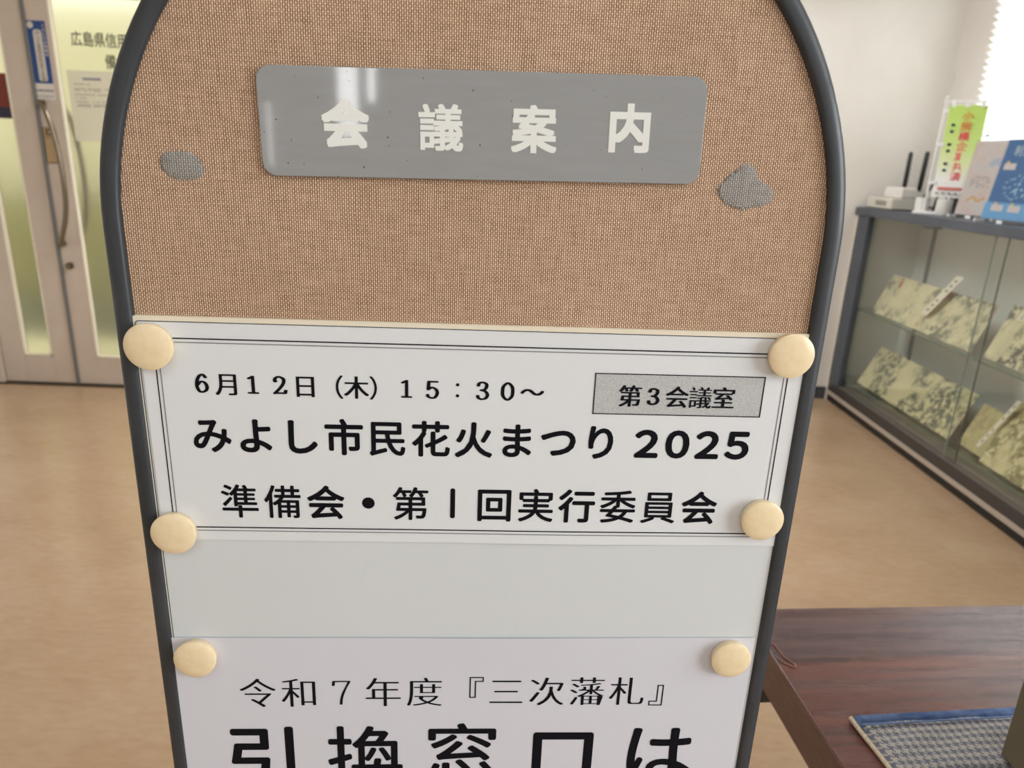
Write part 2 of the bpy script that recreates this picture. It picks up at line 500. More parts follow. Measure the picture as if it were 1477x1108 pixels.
tw_ = bpy.data.objects.new('added_transom', None); COL.objects.link(tw_); tw_.location = (-1.98, YD, 2.2); tag(tw_, 'clear transom light added over the wide door leaf for floor glare', kind='structure')  # unseen transom, added so bright sky reflects on the floor
obj('window_frame', boxes([(-0.48, 0.48, 0.02, 0.08, 0, 0.03), (-0.48, 0.48, 0.02, 0.08, 0.35, 0.38), (-0.48, -0.45, 0.02, 0.08, 0.03, 0.35), (0.45, 0.48, 0.02, 0.08, 0.03, 0.35)]), M['alu'], tw_)
# blue sticker, notice, poster on the doors (things fixed by hand)
st = thing('door_sticker', 'blue and white vertical sticker on the door stile above the pull handle', 'sticker', (-2.428, YD + 0.0095, 1.745))
obj('sheet', boxes([(-0.054, 0.054, -0.0012, 0, -0.108, 0.186)]), mat('sticker_blue', (24, 66, 128), 0.35), st)
obj('footer', boxes([(-0.054, 0.054, -0.0012, 0, -0.186, -0.108)]), mat('sticker_cream', (214, 208, 196), 0.4), st, label='cream bottom band of the sticker')
bm = slab_poly(bmesh.new(), rrect(-0.012, 0.030, -0.100, 0.145, 0.015), -0.0018, -0.0011)
obj('text_band', bm, mat('sticker_band', (206, 200, 190), 0.4), st, label='pale upright band carrying dark characters')
bm = slab_poly(bmesh.new(), [(-0.022 + 0.016 * math.cos(a / 10 * math.pi), 0.165 + 0.016 * math.sin(a / 10 * math.pi)) for a in range(20)], -0.0018, -0.0011)
obj('emblem', bm, bpy.data.materials['sticker_band'], st, label='round pale emblem')
lt = Letters()
for k, ch in enumerate('中小企業相談所商工会議'):
    lt.char(ch, 0.009, 0.128 - k * 0.0218, 0.024, 0.0)
lt.build('lettering', lambda x, y: (x, -0.0021, y), mat('sticker_ink', (84, 60, 44), 0.5), st)
lt = Letters()
for k, ch in enumerate('こんにちは地域の'):
    lt.char(ch, 0.043, 0.165 - k * 0.0195, 0.017, 0.0, hshift(0.03, 0.02))
lt.build('lettering', lambda x, y: (x, -0.0021, y), bpy.data.materials['sticker_band'], st, label='small pale characters')
lt = Letters()
for k in range(5): lt.rect(-0.046 + k * 0.02, -0.030 + k * 0.02, -0.146, -0.138)
for k in range(9): lt.rect(-0.046 + k * 0.0105, -0.040 + k * 0.0105, -0.172, -0.167)
lt.build('small_print', lambda x, y: (x, -0.0014, y), mat('sticker_smallprint', (72, 84, 122), 0.5), st)

nt = thing('door_notice', 'white printed notice taped on the frosted glass beneath the black characters', 'notice', (-2.185, YD + 0.0285, 1.535))
obj('sheet', box(-0.124, 0.124, -0.001, 0, -0.173, 0.173), mat('notice_paper', (228, 224, 200), 0.6), nt)
lt = Letters()
x = -0.045
for k in range(7): lt.rect(x + k * 0.0135, x + 0.011 + k * 0.0135, 0.128, 0.139)
o = lt.build('title', lambda x, y: (x, -0.0013, y), mat('notice_blue', (96, 104, 134), 0.6), nt)
lt = Letters()
for r_, (z, n_) in enumerate(((0.105, 9), (0.083, 20), (0.074, 14), (0.055, 20), (0.038, 6), (0.02, 16), (0.006, 20), (-0.002, 20))):
    for k in range(n_):
        if random.random() < 0.85: lt.rect(-0.095 + k * 0.0098, -0.095 + k * 0.0098 + 0.0075, z, z + 0.005)
lt.build('small_print', lambda x, y: (x, -0.0013, y), mat('notice_grey', (150, 148, 136), 0.6), nt)

ps = thing('poster', 'dark red and navy poster corner on the narrow door leaf', 'poster', (-2.69, YD + 0.0285, 1.55))
obj('sheet', box(-0.07, 0.078, -0.001, 0, -0.09, 0.13), mat('poster_red', (120, 44, 30), 0.5), ps)
obj('band', box(-0.07, 0.078, -0.0018, -0.001, -0.09, -0.035), mat('poster_navy', (44, 38, 62), 0.5), ps, label='navy lower band')

# what lies beyond the frosted glass
M['pale_wall'] = grainy(mat('pale_render', (180, 175, 140), 0.9), (174, 168, 132), (186, 181, 146), 2, 3)
ow = obj('porch_wall', box(-5.2, 0.2, 6.1, 6.2, -0.1, 2.45), M['pale_wall']); tag(ow, 'pale yellow wall glimpsed through the frosted door glass', kind='structure')
pv = obj('porch_ground', box(-5.2, 0.2, 4.06, 6.1, -0.12, -0.02), mat('porch_paving', (196, 190, 150), 0.9)); tag(pv, 'pale paving outside the doors', kind='structure')


def hedge(name, x0, x1, y0, y1, z0, z1, ca, cb, label, n=900, seed=1):
    rnd = random.Random(seed); bm = bmesh.new()
    for k in range(n):
        cx, cy, cz = rnd.uniform(x0, x1), rnd.uniform(y0, y1), z0 + (z1 - z0) * rnd.random() ** 0.8
        s_ = rnd.uniform(0.03, 0.07); a = Vector((rnd.gauss(0, 1), rnd.gauss(0, 1), rnd.gauss(0, 1))).normalized(); b = a.orthogonal().normalized(); c_ = a.cross(b)
        P = Vector((cx, cy, cz)); vs = [bm.verts.new(P + b * s_), bm.verts.new(P + c_ * s_ * .5), bm.verts.new(P - b * s_), bm.verts.new(P - c_ * s_ * .5)]
        bm.faces.new(vs)
    bx(bm, x0 + .05, x1 - .05, y0 + .05, y1 - .05, z0, z1 - 0.05)
    mt = grainy(mat(name + '_leaves', ca, 0.8), ca, cb, 9, 3)
    o = obj(name, bm, mt); tag(o, label, 'shrub'); o['kind'] = 'stuff'; return o


hedge('shrub', -4.9, -0.5, 5.36, 5.85, -0.02, 0.97, (92, 92, 30), (122, 116, 48), 'olive green shrubs blurred behind the frosted door glass', 1500)

obj_p = obj('planter_kerb', box(-4.9, -0.5, 5.12, 5.24, -0.02, 0.22), grainy(mat('planter_dark', (70, 76, 52), 0.9), (60, 66, 44), (84, 90, 64), 5)); tag(obj_p, 'dark mossy planter kerb blurred behind the frosted door glass', 'planter')

# ---- window with venetian blind in the side wall
wn = bpy.data.objects.new('window_1', None); COL.objects.link(wn); wn.location = (XR, (WY0 + WY1) / 2, WZ0); tag(wn, 'bright window behind a white venetian blind', kind='structure')
WC = (WY0 + WY1) / 2
M['white_alu'] = mat('white_window_frame', (226, 228, 230), 0.4)
obj('window_frame', boxes([(0.05, 0.10, WY0 - WC, WY1 - WC, 0, 0.04), (0.05, 0.10, WY0 - WC, WY1 - WC, WZ1 - WZ0 - 0.04, WZ1 - WZ0),
                           (0.05, 0.10, WY0 - WC, WY0 - WC + 0.04, 0, WZ1 - WZ0), (0.05, 0.10, WY1 - WC - 0.04, WY1 - WC, 0, WZ1 - WZ0), (0.05, 0.10, 0.48, 0.53, 0, WZ1 - WZ0)]), M['white_alu'], wn)
M['glass'] = bpy.data.materials.new('clear_glass'); M['glass'].use_nodes = True


def thin_glass(mt, tint, refl=1.0):
    mt.use_nodes = True; nt_ = mt.node_tree; nt_.nodes.clear()
    o = nt_.nodes.new('ShaderNodeOutputMaterial'); mx = nt_.nodes.new('ShaderNodeMixShader')
    tr = nt_.nodes.new('ShaderNodeBsdfTransparent'); gl = nt_.nodes.new('ShaderNodeBsdfGlossy'); fr = nt_.nodes.new('ShaderNodeLayerWeight')
    tr.inputs[0].default_value = tint; gl.inputs['Roughness'].default_value = 0.02; fr.inputs[0].default_value = 0.5
    pw = nt_.nodes.new('ShaderNodeMath'); pw.operation = 'POWER'; pw.inputs[1].default_value = 3.5
    ad = nt_.nodes.new('ShaderNodeMath'); ad.operation = 'MULTIPLY_ADD'; ad.inputs[1].default_value = 0.5; ad.inputs[2].default_value = 0.03
    mu = nt_.nodes.new('ShaderNodeMath'); mu.operation = 'MULTIPLY'; mu.inputs[1].default_value = refl
    nt_.links.new(fr.outputs['Facing'], pw.inputs[0]); nt_.links.new(pw.outputs[0], ad.inputs[0]); nt_.links.new(ad.outputs[0], mu.inputs[0]); nt_.links.new(mu.outputs[0], mx.inputs[0])
    nt_.links.new(tr.outputs[0], mx.inputs[1]); nt_.links.new(gl.outputs[0], mx.inputs[2]); nt_.links.new(mx.outputs[0], o.inputs[0])
    return mt


thin_glass(M['glass'], (0.97, 0.98, 0.97, 1), 0.6)
obj('glass_pane', box(0.073, 0.077, WY0 - WC + 0.04, WY1 - WC - 0.04, 0.04, WZ1 - WZ0 - 0.04), M['glass'], wn)
obj('glass_pane', box(-0.45, 0.45, 0.048, 0.053, 0.03, 0.35), M['glass'], tw_)
obj('window_sill', box(-0.03, 0.05, WY0 - WC - 0.02, WY1 - WC + 0.02, -0.025, 0.0, 0.003), M['white_alu'], wn)
bl = thing('venetian_blind', 'white horizontal slat venetian blind hanging across the bright window', 'blind', (XR - 0.022, WC, WZ0))
M['slat'] = mat('white_slat', (240, 240, 238), 0.45)
t = NT(M['slat']); tl = t.n('ShaderNodeBsdfTranslucent'); tl.inputs[0].default_value = (0.9, 0.9, 0.88, 1)
mx = t.n('ShaderNodeMixShader'); mx.inputs[0].default_value = 0.12; out = [n for n in t.t.nodes if n.type == 'OUTPUT_MATERIAL'][0]
t.t.links.new(t.p.outputs[0], mx.inputs[1]); t.t.links.new(tl.outputs[0], mx.inputs[2]); t.t.links.new(mx.outputs[0], out.inputs[0])
hl = (WY1 - WY0) / 2
bm = bmesh.new(); A = math.radians(-28); n = 6
prof = []
for k in range(n + 1):
    s_ = (k / n - 0.5) * 0.035; c_ = 0.003 * (1 - (2 * k / n - 1) ** 2)
    prof.append((s_ * math.cos(A) - c_ * math.sin(A), s_ * math.sin(A) + c_ * math.cos(A)))
for i, (dx, dz) in enumerate(((0, 0), (0.0006, -0.0009))):
    pass
row0 = [bm.verts.new((a, -hl + 0.01, b)) for a, b in prof]; row1 = [bm.verts.new((a, hl + 0.012, b)) for a, b in prof]
for k in range(n): bm.faces.new((row0[k], row0[k + 1], row1[k + 1], row1[k]))
first = obj('slat', bm, M['slat'], bl, True, loc=(0, 0, 0.015))
pitch = 0.034
ns = int((WZ1 - WZ0 - 0.05) / pitch)
for k in range(1, ns):
    c = first.copy(); COL.objects.link(c); c.location = (0, 0, 0.015 + k * pitch)
obj('head_rail', box(-0.02, 0.02, -hl + 0.01, hl + 0.012, WZ1 - WZ0 - 0.03, WZ1 - WZ0 + 0.01, 0.002), M['white_alu'], bl)
obj('bottom_rail', box(-0.012, 0.012, -hl + 0.01, hl + 0.012, -0.014, -0.002, 0.002), M['white_alu'], bl)
for y in (hl - 0.09, 0.38, -0.2):
    obj('ladder_cord', boxes([(-0.0195, -0.0175, y, y + 0.012, -0.004, WZ1 - WZ0), (0.0175, 0.0195, y, y + 0.012, -0.004, WZ1 - WZ0)]), mat('ladder_tape', (206, 204, 196), 0.8), bl)
hedge('shrub', 4.6, 5.3, -1.0, 6.6, 0.0, 2.7, (62, 70, 50), (96, 104, 72), 'dark green foliage outside the window seen between blind slats', 900, 5)
gw = obj('garden_ground', box(2.6, 9, -6, 8, -0.2, -0.05), mat('garden_gravel', (170, 166, 156), 0.9)); tag(gw, None, kind='structure')

# ------------------------------------------------------------------ display cabinet
CX0, CY0, CY1, CZ = 2.03, 1.87, 4.235, 1.177
cb = thing('display_cabinet', 'low dark grey framed glass display cabinet along the side wall', 'cabinet', (CX0, (CY0 + CY1) / 2, 0))
cy = (CY0 + CY1) / 2
M['cab_dark'] = grainy(mat('cabinet_steel', (74, 80, 90), 0.4, 0.1), (68, 74, 84), (80, 86, 96), 5)
M['cab_in'] = grainy(mat('cabinet_lining', (232, 233, 226), 0.6), (228, 229, 222), (236, 237, 231), 3)
M['cab_floor'] = grainy(mat('cabinet_deck', (138, 130, 118), 0.5), (128, 120, 110), (148, 140, 128), 8)
DX = XR - CX0 - 0.004


def cpart(nm, lst, mt, lb=None, bev=0.0, parent=cb):
    return obj(nm, boxes([(a, b, c - cy, d - cy, e, f) for a, b, c, d, e, f in lst], bev), mt, parent, label=lb)


cpart('top_panel', [(-0.012, DX, CY0, CY1, 1.132, CZ)], M['cab_dark'], 'dark grey top panel', 0.003)
cpart('post', [(0, 0.035, 4.085, 4.215, 0.12, 1.132)], M['cab_dark'], bev=0.003)
cpart('post', [(0, 0.035, CY0, CY0 + 0.1, 0.12, 1.132)], M['cab_dark'], bev=0.003)
cpart('side_panel', [(0.004, DX, 4.216, CY1, 0.0, 1.132)], M['cream_trim'], 'cream edged end panel against the wall')
cpart('side_panel', [(0.035, DX, CY0, CY0 + 0.02, 0.0, 1.132)], M['cab_in'])
cpart('back_panel', [(DX - 0.02, DX, CY0 + 0.02, 4.216, 0.05, 1.132)], M['cab_in'], 'pale grey green back panel')
cpart('inner_end_panel', [(0.036, DX - 0.02, 4.196, 4.215, 0.12, 1.132)], M['cab_in'])
cpart('deck', [(0.05, DX - 0.02, CY0 + 0.02, 4.196, 0.10, 0.125)], M['cab_floor'])
cpart('plinth', [(0.012, DX, CY0, 4.216, 0, 0.042)], M['black'], 'black recessed plinth')
cpart('base_rail', [(0, 0.02, CY0, 4.216, 0.042, 0.066)], mat('pale_base_strip', (176, 164, 150), 0.4), 'pale metal strip along the base', 0.002)
tr = cpart('door_track', [(0.004, 0.05, CY0, 4.216, 0.066, 0.120)], mat('track_dark', (62, 58, 56), 0.4), 'dark lower sliding track', 0.002)
cpart('track_groove', [(0.010, 0.016, CY0, 4.2, 0.120, 0.124), (0.024, 0.030, CY0, 4.2, 0.120, 0.124), (0.038, 0.044, CY0, 4.2, 0.120, 0.124)], mat('track_light', (120, 112, 106), 0.4), None, 0, tr)
gd = thin_glass(bpy.data.materials.new('cabinet_door_glass'), (0.975, 0.985, 0.972, 1), 1.0)
ge = mat('glass_edge_green', (52, 76, 66), 0.25); ge2 = mat('glass_edge_pale', (150, 166, 156), 0.25)
sg = thin_glass(bpy.data.materials.new('shelf_glass'), (0.93, 0.96, 0.925, 1), 0.9)
for y0, y1, x in ((2.943, 4.09, 0.024), (CY0 + 0.1, 3.006, 0.012)):
    g_ = cpart('glass_door', [(x, x + 0.005, y0, y1, 0.122, 1.130)], gd, 'clear sliding glass door')
    cpart('edge', [(x - 0.0005, x + 0.0055, y0 - 0.003, y0, 0.122, 1.130), (x - 0.0005, x + 0.0055, y1, y1 + 0.003, 0.122, 1.130)][:1 if x > .02 else 2], ge if x > .02 else ge2, None, 0, g_)
for z in (0.600, 0.170):
    g_ = cpart('shelf', [(0.045, DX - 0.03, CY0 + 0.03, 4.19, z - 0.006, z)], sg, 'clear green tinted glass shelf')
    cpart('edge', [(0.0435, 0.045, CY0 + 0.03, 4.19, z - 0.007, z + 0.0005)], mat('shelf_edge', (92, 112, 98), 0.3), None, 0, g_)
for y in (4.05, 2.95):
    cpart('shelf_rail', [(DX - 0.03, DX - 0.02, y - 0.012, y + 0.012, 0.13, 1.08)], mat('shelf_rail_grey', (128, 130, 128), 0.4), 'slotted shelf upright')
cpart('top_bracket', [(DX - 0.07, DX - 0.02, 4.0, 4.1, 1.08, 1.13)], bpy.data.materials['shelf_rail_grey'])

# illustrated sheets inside
def ink(name, seed, tone, dark=(70, 80, 78), paper=(218, 209, 172), extra=None):
    mt = mat(name, paper, 0.75); t = NT(mt); v = t.coord()
    v = t.mapping(v, (1, 1, 1), loc=(seed, seed * 2, 0))
    a = t.noise(v, 5.5, 3, 0.5); b = t.noise(v, 30, 6, 0.7)
    mask = t.math('MULTIPLY', t.ramp(a, [(0.42, (0, 0, 0, 1)), (0.54, (1, 1, 1, 1))]), t.ramp(b, [(0.44, (0, 0, 0, 1)), (0.53, (1, 1, 1, 1))]))
    base = t.ramp(t.noise(v, 14, 4), [(0.3, tuple(c - 14 for c in paper)), (0.7, paper)])
    # faint vertical script lines
    x, y, z = t.xyz(t.coord())
    col = t.mix(t.math('MULTIPLY', mask, tone), base, lin(dark))
    if extra:
        r_ = t.noise(t.mapping(v, (1, 1, 1), loc=(7, 3, 1)), 9, 2)
        col = t.mix(t.ramp(r_, [(0.64, (0, 0, 0, 1)), (0.70, (1, 1, 1, 1))]), col, lin(extra))
    t.base(col); return mt


def picture_sheet(label, y0, y1, zb, xb=0.075, xt=0.20, h=0.20, mt=None, folds=0, skew=0.0):
    """tilted sheet leaning back on the shelf; wavy folds along its length"""
    yc = (y0 + y1) / 2; e = thing('illustrated_sheet', label, 'sheet', (CX0 + xb, yc, zb), 0, 'illustrated sheets in the display cabinet')
    bm = bmesh.new(); n = 40; rows = []
    for s_ in (0, 1):
        for j in range(7):
            q = j / 6; row = []
            for i in range(n + 1):
                u = i / n; w = 0.004 * math.sin(u * folds * math.pi * 2) + (0.0012 if s_ == 0 else 0)
                nx, nz = -h, (xt - xb); L_ = math.hypot(nx, nz)
                row.append(bm.verts.new(((xt - xb) * q + nx / L_ * w, (u - 0.5) * (y1 - y0) + skew * q, 0.004 + h * q + nz / L_ * w + 0.003 * math.sin(q * math.pi))))
            rows.append(row)
    for s_ in (0, 7):
        for j in range(6):
            for i in range(n): bm.faces.new((rows[s_ + j][i], rows[s_ + j][i + 1], rows[s_ + j + 1][i + 1], rows[s_ + j + 1][i]))
    obj('painting', bm, mt, e, True)
    bm = bmesh.new()
    for yy in (-(y1 - y0) * 0.33, (y1 - y0) * 0.33):
        tube(bm, [((xt - xb) + 0.012, yy + skew, 0.0), ((xt - xb) + 0.004, yy + skew, h - 0.01)], 0.003, 6)
        tube(bm, [(0.01, yy, 0.0035), ((xt - xb) + 0.012, yy + skew, 0.0035)], 0.003, 6)
    obj('prop', bm, M['cab_in'], e)
    return e


picture_sheet('cream sheet with ink landscape and a red seal, upper shelf at the far end', 3.10, 4.02, 0.600, 0.085, 0.20, 0.21, ink('ink_mountain', 2.0, 0.75, extra=(176, 96, 60)), 5, 0.05)
picture_sheet('cream sheet with dark branches, upper shelf beyond the glass door edge', 2.28, 3.03, 0.600, 0.10, 0.22, 0.23, ink('ink_branch', 6.3, 0.85, (48, 54, 54)), 4, 0.05)
picture_sheet('long cream sheet crowded with ink village scene, lower shelf at the far end', 3.11, 4.03, 0.170, 0.085, 0.22, 0.21, ink('ink_village', 11.7, 0.85, (72, 82, 78), (214, 206, 164)), 3, 0.05)
picture_sheet('small faded text sheet on the lower shelf between two larger paintings', 2.90, 3.07, 0.170, 0.11, 0.21, 0.19, ink('ink_text', 16.1, 0.4, (120, 110, 80), (200, 190, 142)), 2, 0.03)
picture_sheet('tall cream sheet with green and brown ink scene, lower shelf beyond the caption strip', 2.2, 2.86, 0.170, 0.075, 0.21, 0.27, ink('ink_battle', 21.4, 0.8, (104, 100, 60), (216, 206, 162)), 3, 0.05)


def caption(label, p0, p1, w=0.03):
    p0, p1 = Vector(p0), Vector(p1); e = thing('caption_strip', label, 'label', p0, 0)
    d = p1 - p0; bm = bmesh.new(); side = Vector((0, 1, 0)) * w / 2; nr = d.cross(Vector((0, 1, 0))).normalized()
    if nr.x > 0: nr = -nr
    def q(a, s_, o_): return d * a + side * s_ + nr * o_
    v8 = [bm.verts.new(q(a, s_, o_)) for o_ in (0, 0.002) for a, s_ in ((0, -1), (0, 1), (1, 1), (1, -1))]
    for f_ in ((0, 1, 2, 3), (4, 5, 6, 7), (0, 1, 5, 4), (1, 2, 6, 5), (2, 3, 7, 6), (3, 0, 4, 7)): bm.faces.new([v8[i] for i in f_])
    obj('card', bm, mat('caption_card', (226, 220, 200), 0.6), e)
    bm = bmesh.new()
    for k in range(7):
        if k in (3,): continue
        a = 0.1 + k * 0.125; v4 = [bm.verts.new(q(aa, s_ * 0.3, 0.0026)) for aa, s_ in ((a, -1), (a, 1), (a + .055, 1), (a + .055, -1))]
        bm.faces.new(v4)
    obj('caption_marks', bm, mat('caption_ink', (112, 102, 90), 0.6), e)


caption('slim upright caption card with dark characters over the mountain painting', (2.125, 3.53, 0.690), (2.225, 3.46, 0.895), 0.055)
caption('caption card with characters on the branch painting', (2.215, 2.98, 0.78), (2.245, 2.96, 0.87), 0.05)
caption('long slim caption strip leaning between the small text sheet and the tall sheet', (2.115, 2.905, 0.225), (2.215, 2.86, 0.455), 0.022)

# ---- things on the cabinet top
M['white_pl'] = mat('white_plastic', (222, 219, 212), 0.4)
r1 = thing('router', 'flat off white router box at the cabinet end nearest the wall corner', 'router', (2.13, 4.06, CZ))
obj('body', box(-0.075, 0.065, -0.14, 0.13, 0.003, 0.062, 0.006), grainy(mat('router_cream', (206, 202, 190), 0.45), (200, 196, 184), (212, 208, 197), 5), r1)
vm_ = mat('router_vent', (128, 122, 112), 0.6)
for k in range(11): obj('vent_slot', box(-0.0765, -0.0745, -0.085 + k * 0.011, -0.080 + k * 0.011, 0.02, 0.046), vm_, r1)
for a, b in ((-0.06, -0.12), (0.03, -0.12), (-0.06, 0.09), (0.03, 0.09)): obj('foot', box(a, a + .02, b, b + .02, 0, 0.004), M['black'], r1)
r2 = thing('router', 'small white router with black antennas stacked on the cream router box', 'router', (2.16, 4.03, CZ + 0.062))
obj('body', box(-0.06, 0.06, -0.11, 0.075, 0.0, 0.058, 0.008), M['white_pl'], r2)
for y, dy, hh in ((0.045, 0.0, 0.20), (-0.105, -0.012, 0.20)):
    bm = bmesh.new(); tube(bm, [(0.03, y, 0.045), (0.03, y + dy * .3, 0.075), (0.03, y + dy, 0.045 + hh - .01), (0.03, y + dy, 0.045 + hh)], [0.010, 0.0125, 0.012, 0.007], 12)
    obj('antenna', bm, M['black'], r2, True)

es = thing('mini_easel', 'little black folding easel standing behind the green banner', 'easel', (2.20, 3.80, CZ))
bm = bmesh.new()
tube(bm, [(-0.05, 0.055, 0.004), (0.01, 0.005, 0.18)], 0.006, 8)
obj('leg', bm, M['black'], es, True)
bm = bmesh.new(); tube(bm, [(-0.05, -0.11, 0.004), (0.01, -0.05, 0.18)], 0.006, 8); obj('leg', bm, M['black'], es, True)
bm = bmesh.new(); tube(bm, [(0.09, -0.03, 0.004), (0.01, -0.03, 0.18)], 0.005, 8); obj('leg', bm, M['black'], es, True)
obj('ledge', tube(bmesh.new(), [(-0.045, 0.06, 0.03), (-0.045, -0.12, 0.03)], 0.005, 8), M['black'], es, True)
obj('crossbar', tube(bmesh.new(), [(0.01, 0.01, 0.175), (0.01, -0.055, 0.175)], 0.006, 8), M['black'], es, True)


def cup(x, y, r, h, label):
    e = thing('cup', label, 'cup', (x, y, CZ), 0); bm = bmesh.new()
    n = 24; prof = [(0, 0), (r * .85, 0), (r, h * .15), (r, h), (r * .93, h), (r * .9, h * .2), (0, h * .12)]
    rings = []
    for a, z in prof:
        rings.append([bm.verts.new((a * math.cos(2 * math.pi * k / n), a * math.sin(2 * math.pi * k / n), z)) for k in range(n)] if a else [bm.verts.new((0, 0, z))])
    for A_, B_ in zip(rings, rings[1:]):
        for k in range(n):
            if len(A_) == 1: bm.faces.new((A_[0], B_[k], B_[(k + 1) % n]))
            elif len(B_) == 1: bm.faces.new((A_[k], A_[(k + 1) % n], B_[0]))
            else: bm.faces.new((A_[k], A_[(k + 1) % n], B_[(k + 1) % n], B_[k]))
    obj('body', bm, mat('white_ceramic', (226, 224, 218), 0.3), e, True)
    return e


cup(2.115, 3.735, 0.032, 0.078, 'small white cup on the cabinet beside the banner base')
cup(2.16, 3.615, 0.036, 0.078, 'white cup behind the banner next to the leaflet stand')
box_b = thing('black_case', 'low black case half hidden by the two white cups', 'case', (2.335, 3.72, CZ))
obj('body', box(-0.04, 0.04, -0.10, 0.09, 0.0, 0.10, 0.006), M['black'], box_b)
obj('lid', box(-0.042, 0.042, -0.102, 0.092, 0.10, 0.112, 0.003), M['black'], box_b)

# table-top banner
bn = thing('banner_stand', 'miniature green and white banner with pink characters on a white pole', 'banner', (2.105, 3.69, CZ), math.radians(52))
M['pole'] = mat('white_pole', (232, 232, 232), 0.35)
obj('base', box(-0.045, 0.045, -0.085, 0.045, 0, 0.014, 0.004), M['pole'], bn)
obj('pole', tube(bmesh.new(), [(0, 0, 0.012), (0, 0, 0.30), (0, 0, 0.562)], [0.0055, 0.005, 0.004], 10), M['pole'], bn, True)
obj('arm', tube(bmesh.new(), [(0, 0.012, 0.533), (0, -0.186, 0.528)], 0.004, 8), M['pole'], bn, True)
for y in (-0.035, -0.095, -0.16): obj('loop', box(-0.0035, 0.0035, y - 0.009, y + 0.009, 0.505, 0.538, 0.001), M['pole'], bn)
for z in (0.49, 0.335, 0.155): obj('loop', box(-0.0035, 0.0035, -0.03, 0.006, z - 0.008, z + 0.008, 0.001), M['pole'], bn)
BG = mat('banner_cloth', (182, 214, 92), 0.8)
t = NT(BG); x, y, z = t.xyz(t.coord())
fz = t.math('MULTIPLY_ADD', z, 1 / 0.43, -0.085 / 0.43)
wob = t.math('ADD', fz, t.math('MULTIPLY', y, -0.45))
t.base(t.ramp(wob, [(0.22, (240, 240, 238)), (0.42, (224, 235, 184)), (0.62, (202, 226, 140)), (0.95, (186, 217, 112))]))
bm = bmesh.new(); G = []
for j in range(13):
    G.append([bm.verts.new((0.004 * math.sin(j / 12 * 5 + i * .4), -0.020 - 0.160 * i / 8, 0.085 + 0.43 * j / 12)) for i in range(9)])
for j in range(12):
    for i in range(8): bm.faces.new((G[j][i], G[j][i + 1], G[j + 1][i + 1], G[j + 1][i]))
ban = obj('banner', bm, BG, bn, True)
bf = lambda off: (lambda a, b: (-0.006 - off + 0.004 * math.sin((b - 0.085) / 0.43 * 5), -0.100 - a * 1.1, b))
lt = Letters(); lp = Letters()
for k, ch in enumerate('小規模企業共済'):
    (lp if k in (0, 1) else lt).char(ch, 0.006, 0.466 - k * 0.0465, 0.044, 0.0, ring(0.012))
lt.build('lettering', bf(0), mat('banner_pink', (232, 60, 92), 0.6), ban, 'pink vertical characters', nrm=(-1, 0, 0))
lp.build('lettering', bf(0), mat('banner_orange', (222, 128, 72), 0.6), ban, 'orange vertical characters', nrm=(-1, 0, 0))
lt = Letters()
for zz in (0.425, 0.395, 0.335, 0.305, 0.245, 0.215): lt.nib([[(0, 0), (1, 0)]], -0.045, zz, 0.002, 0, 0.014, 0.014)
lt.build('dots', bf(0), mat('banner_teal', (64, 110, 124), 0.6), ban, 'small teal marks')
lt = Letters(); lt.rect(-0.055, 0.045, 0.122, 0.134)
lt.build('stripe', bf(0), mat('banner_redbar', (206, 104, 92), 0.6), ban, 'red bar near the foot')
lt = Letters()
for k in range(5): lt.rect(-0.06 + k * 0.024, -0.045 + k * 0.024, 0.100, 0.109)
lt.build('small_print', bf(0), M['grey_print'], ban)

# leaflets in clear acrylic stands
ac = thin_glass(bpy.data.materials.new('clear_acrylic'), (0.97, 0.97, 0.97, 1), 1.0)


def leaflet(loc, rot, w, h, label, face, build=None, lean=0.10):
    s_ = thing('leaflet_holder', 'clear acrylic stand holding the ' + label[1], 'holder', loc, rot)
    # local frame: X = width, -Y = front
    def tilt(x, y, z): return (x, y + z * lean, z)
    bm = bmesh.new(); bx(bm, -w / 2 - .006, w / 2 + .006, -0.004, -0.001, 0.012, h + 0.01); bx(bm, -w / 2 - .006, w / 2 + .006, 0.004, 0.007, 0.012, h + 0.01)
    for v_ in bm.verts: v_.co = tilt(*v_.co)
    obj('sleeve', bm, ac, s_)
    obj('foot', box(-w / 2 - .006, w / 2 + .006, -0.03, 0.06, 0, 0.012, 0.002), ac, s_)
    me_ = mat('bright_acrylic_edge', (236, 238, 240), 0.2)
    for b in ((-w / 2 - .008, -w / 2 + .004, -0.03, 0.012, 0.0, 0.013), (w / 2 - .004, w / 2 + .008, -0.03, 0.012, 0.0, 0.013), (-0.02, 0.01, -0.032, -0.03, 0.0, 0.013)): obj('edge', box(*b), me_, s_)
    l_ = thing('leaflet', label[0], 'leaflet', loc, rot)
    bm = bmesh.new(); bx(bm, -w / 2, w / 2, 0.0005, 0.003, 0.014, h)
    for v_ in bm.verts: v_.co = tilt(*v_.co)
    obj('page', bm, face, l_)
    if build: build(l_, lambda x, z, d=0.0003: (x, 0.0005 - d + z * lean, z))
    return l_


PK = mat('pink_leaflet', (196, 184, 176), 0.5)
t = NT(PK); v = t.coord(); t.base(t.ramp(t.noise(v, 14, 2), [(0.30, (198, 174, 168)), (0.48, (196, 188, 182)), (0.68, (186, 184, 188))]))


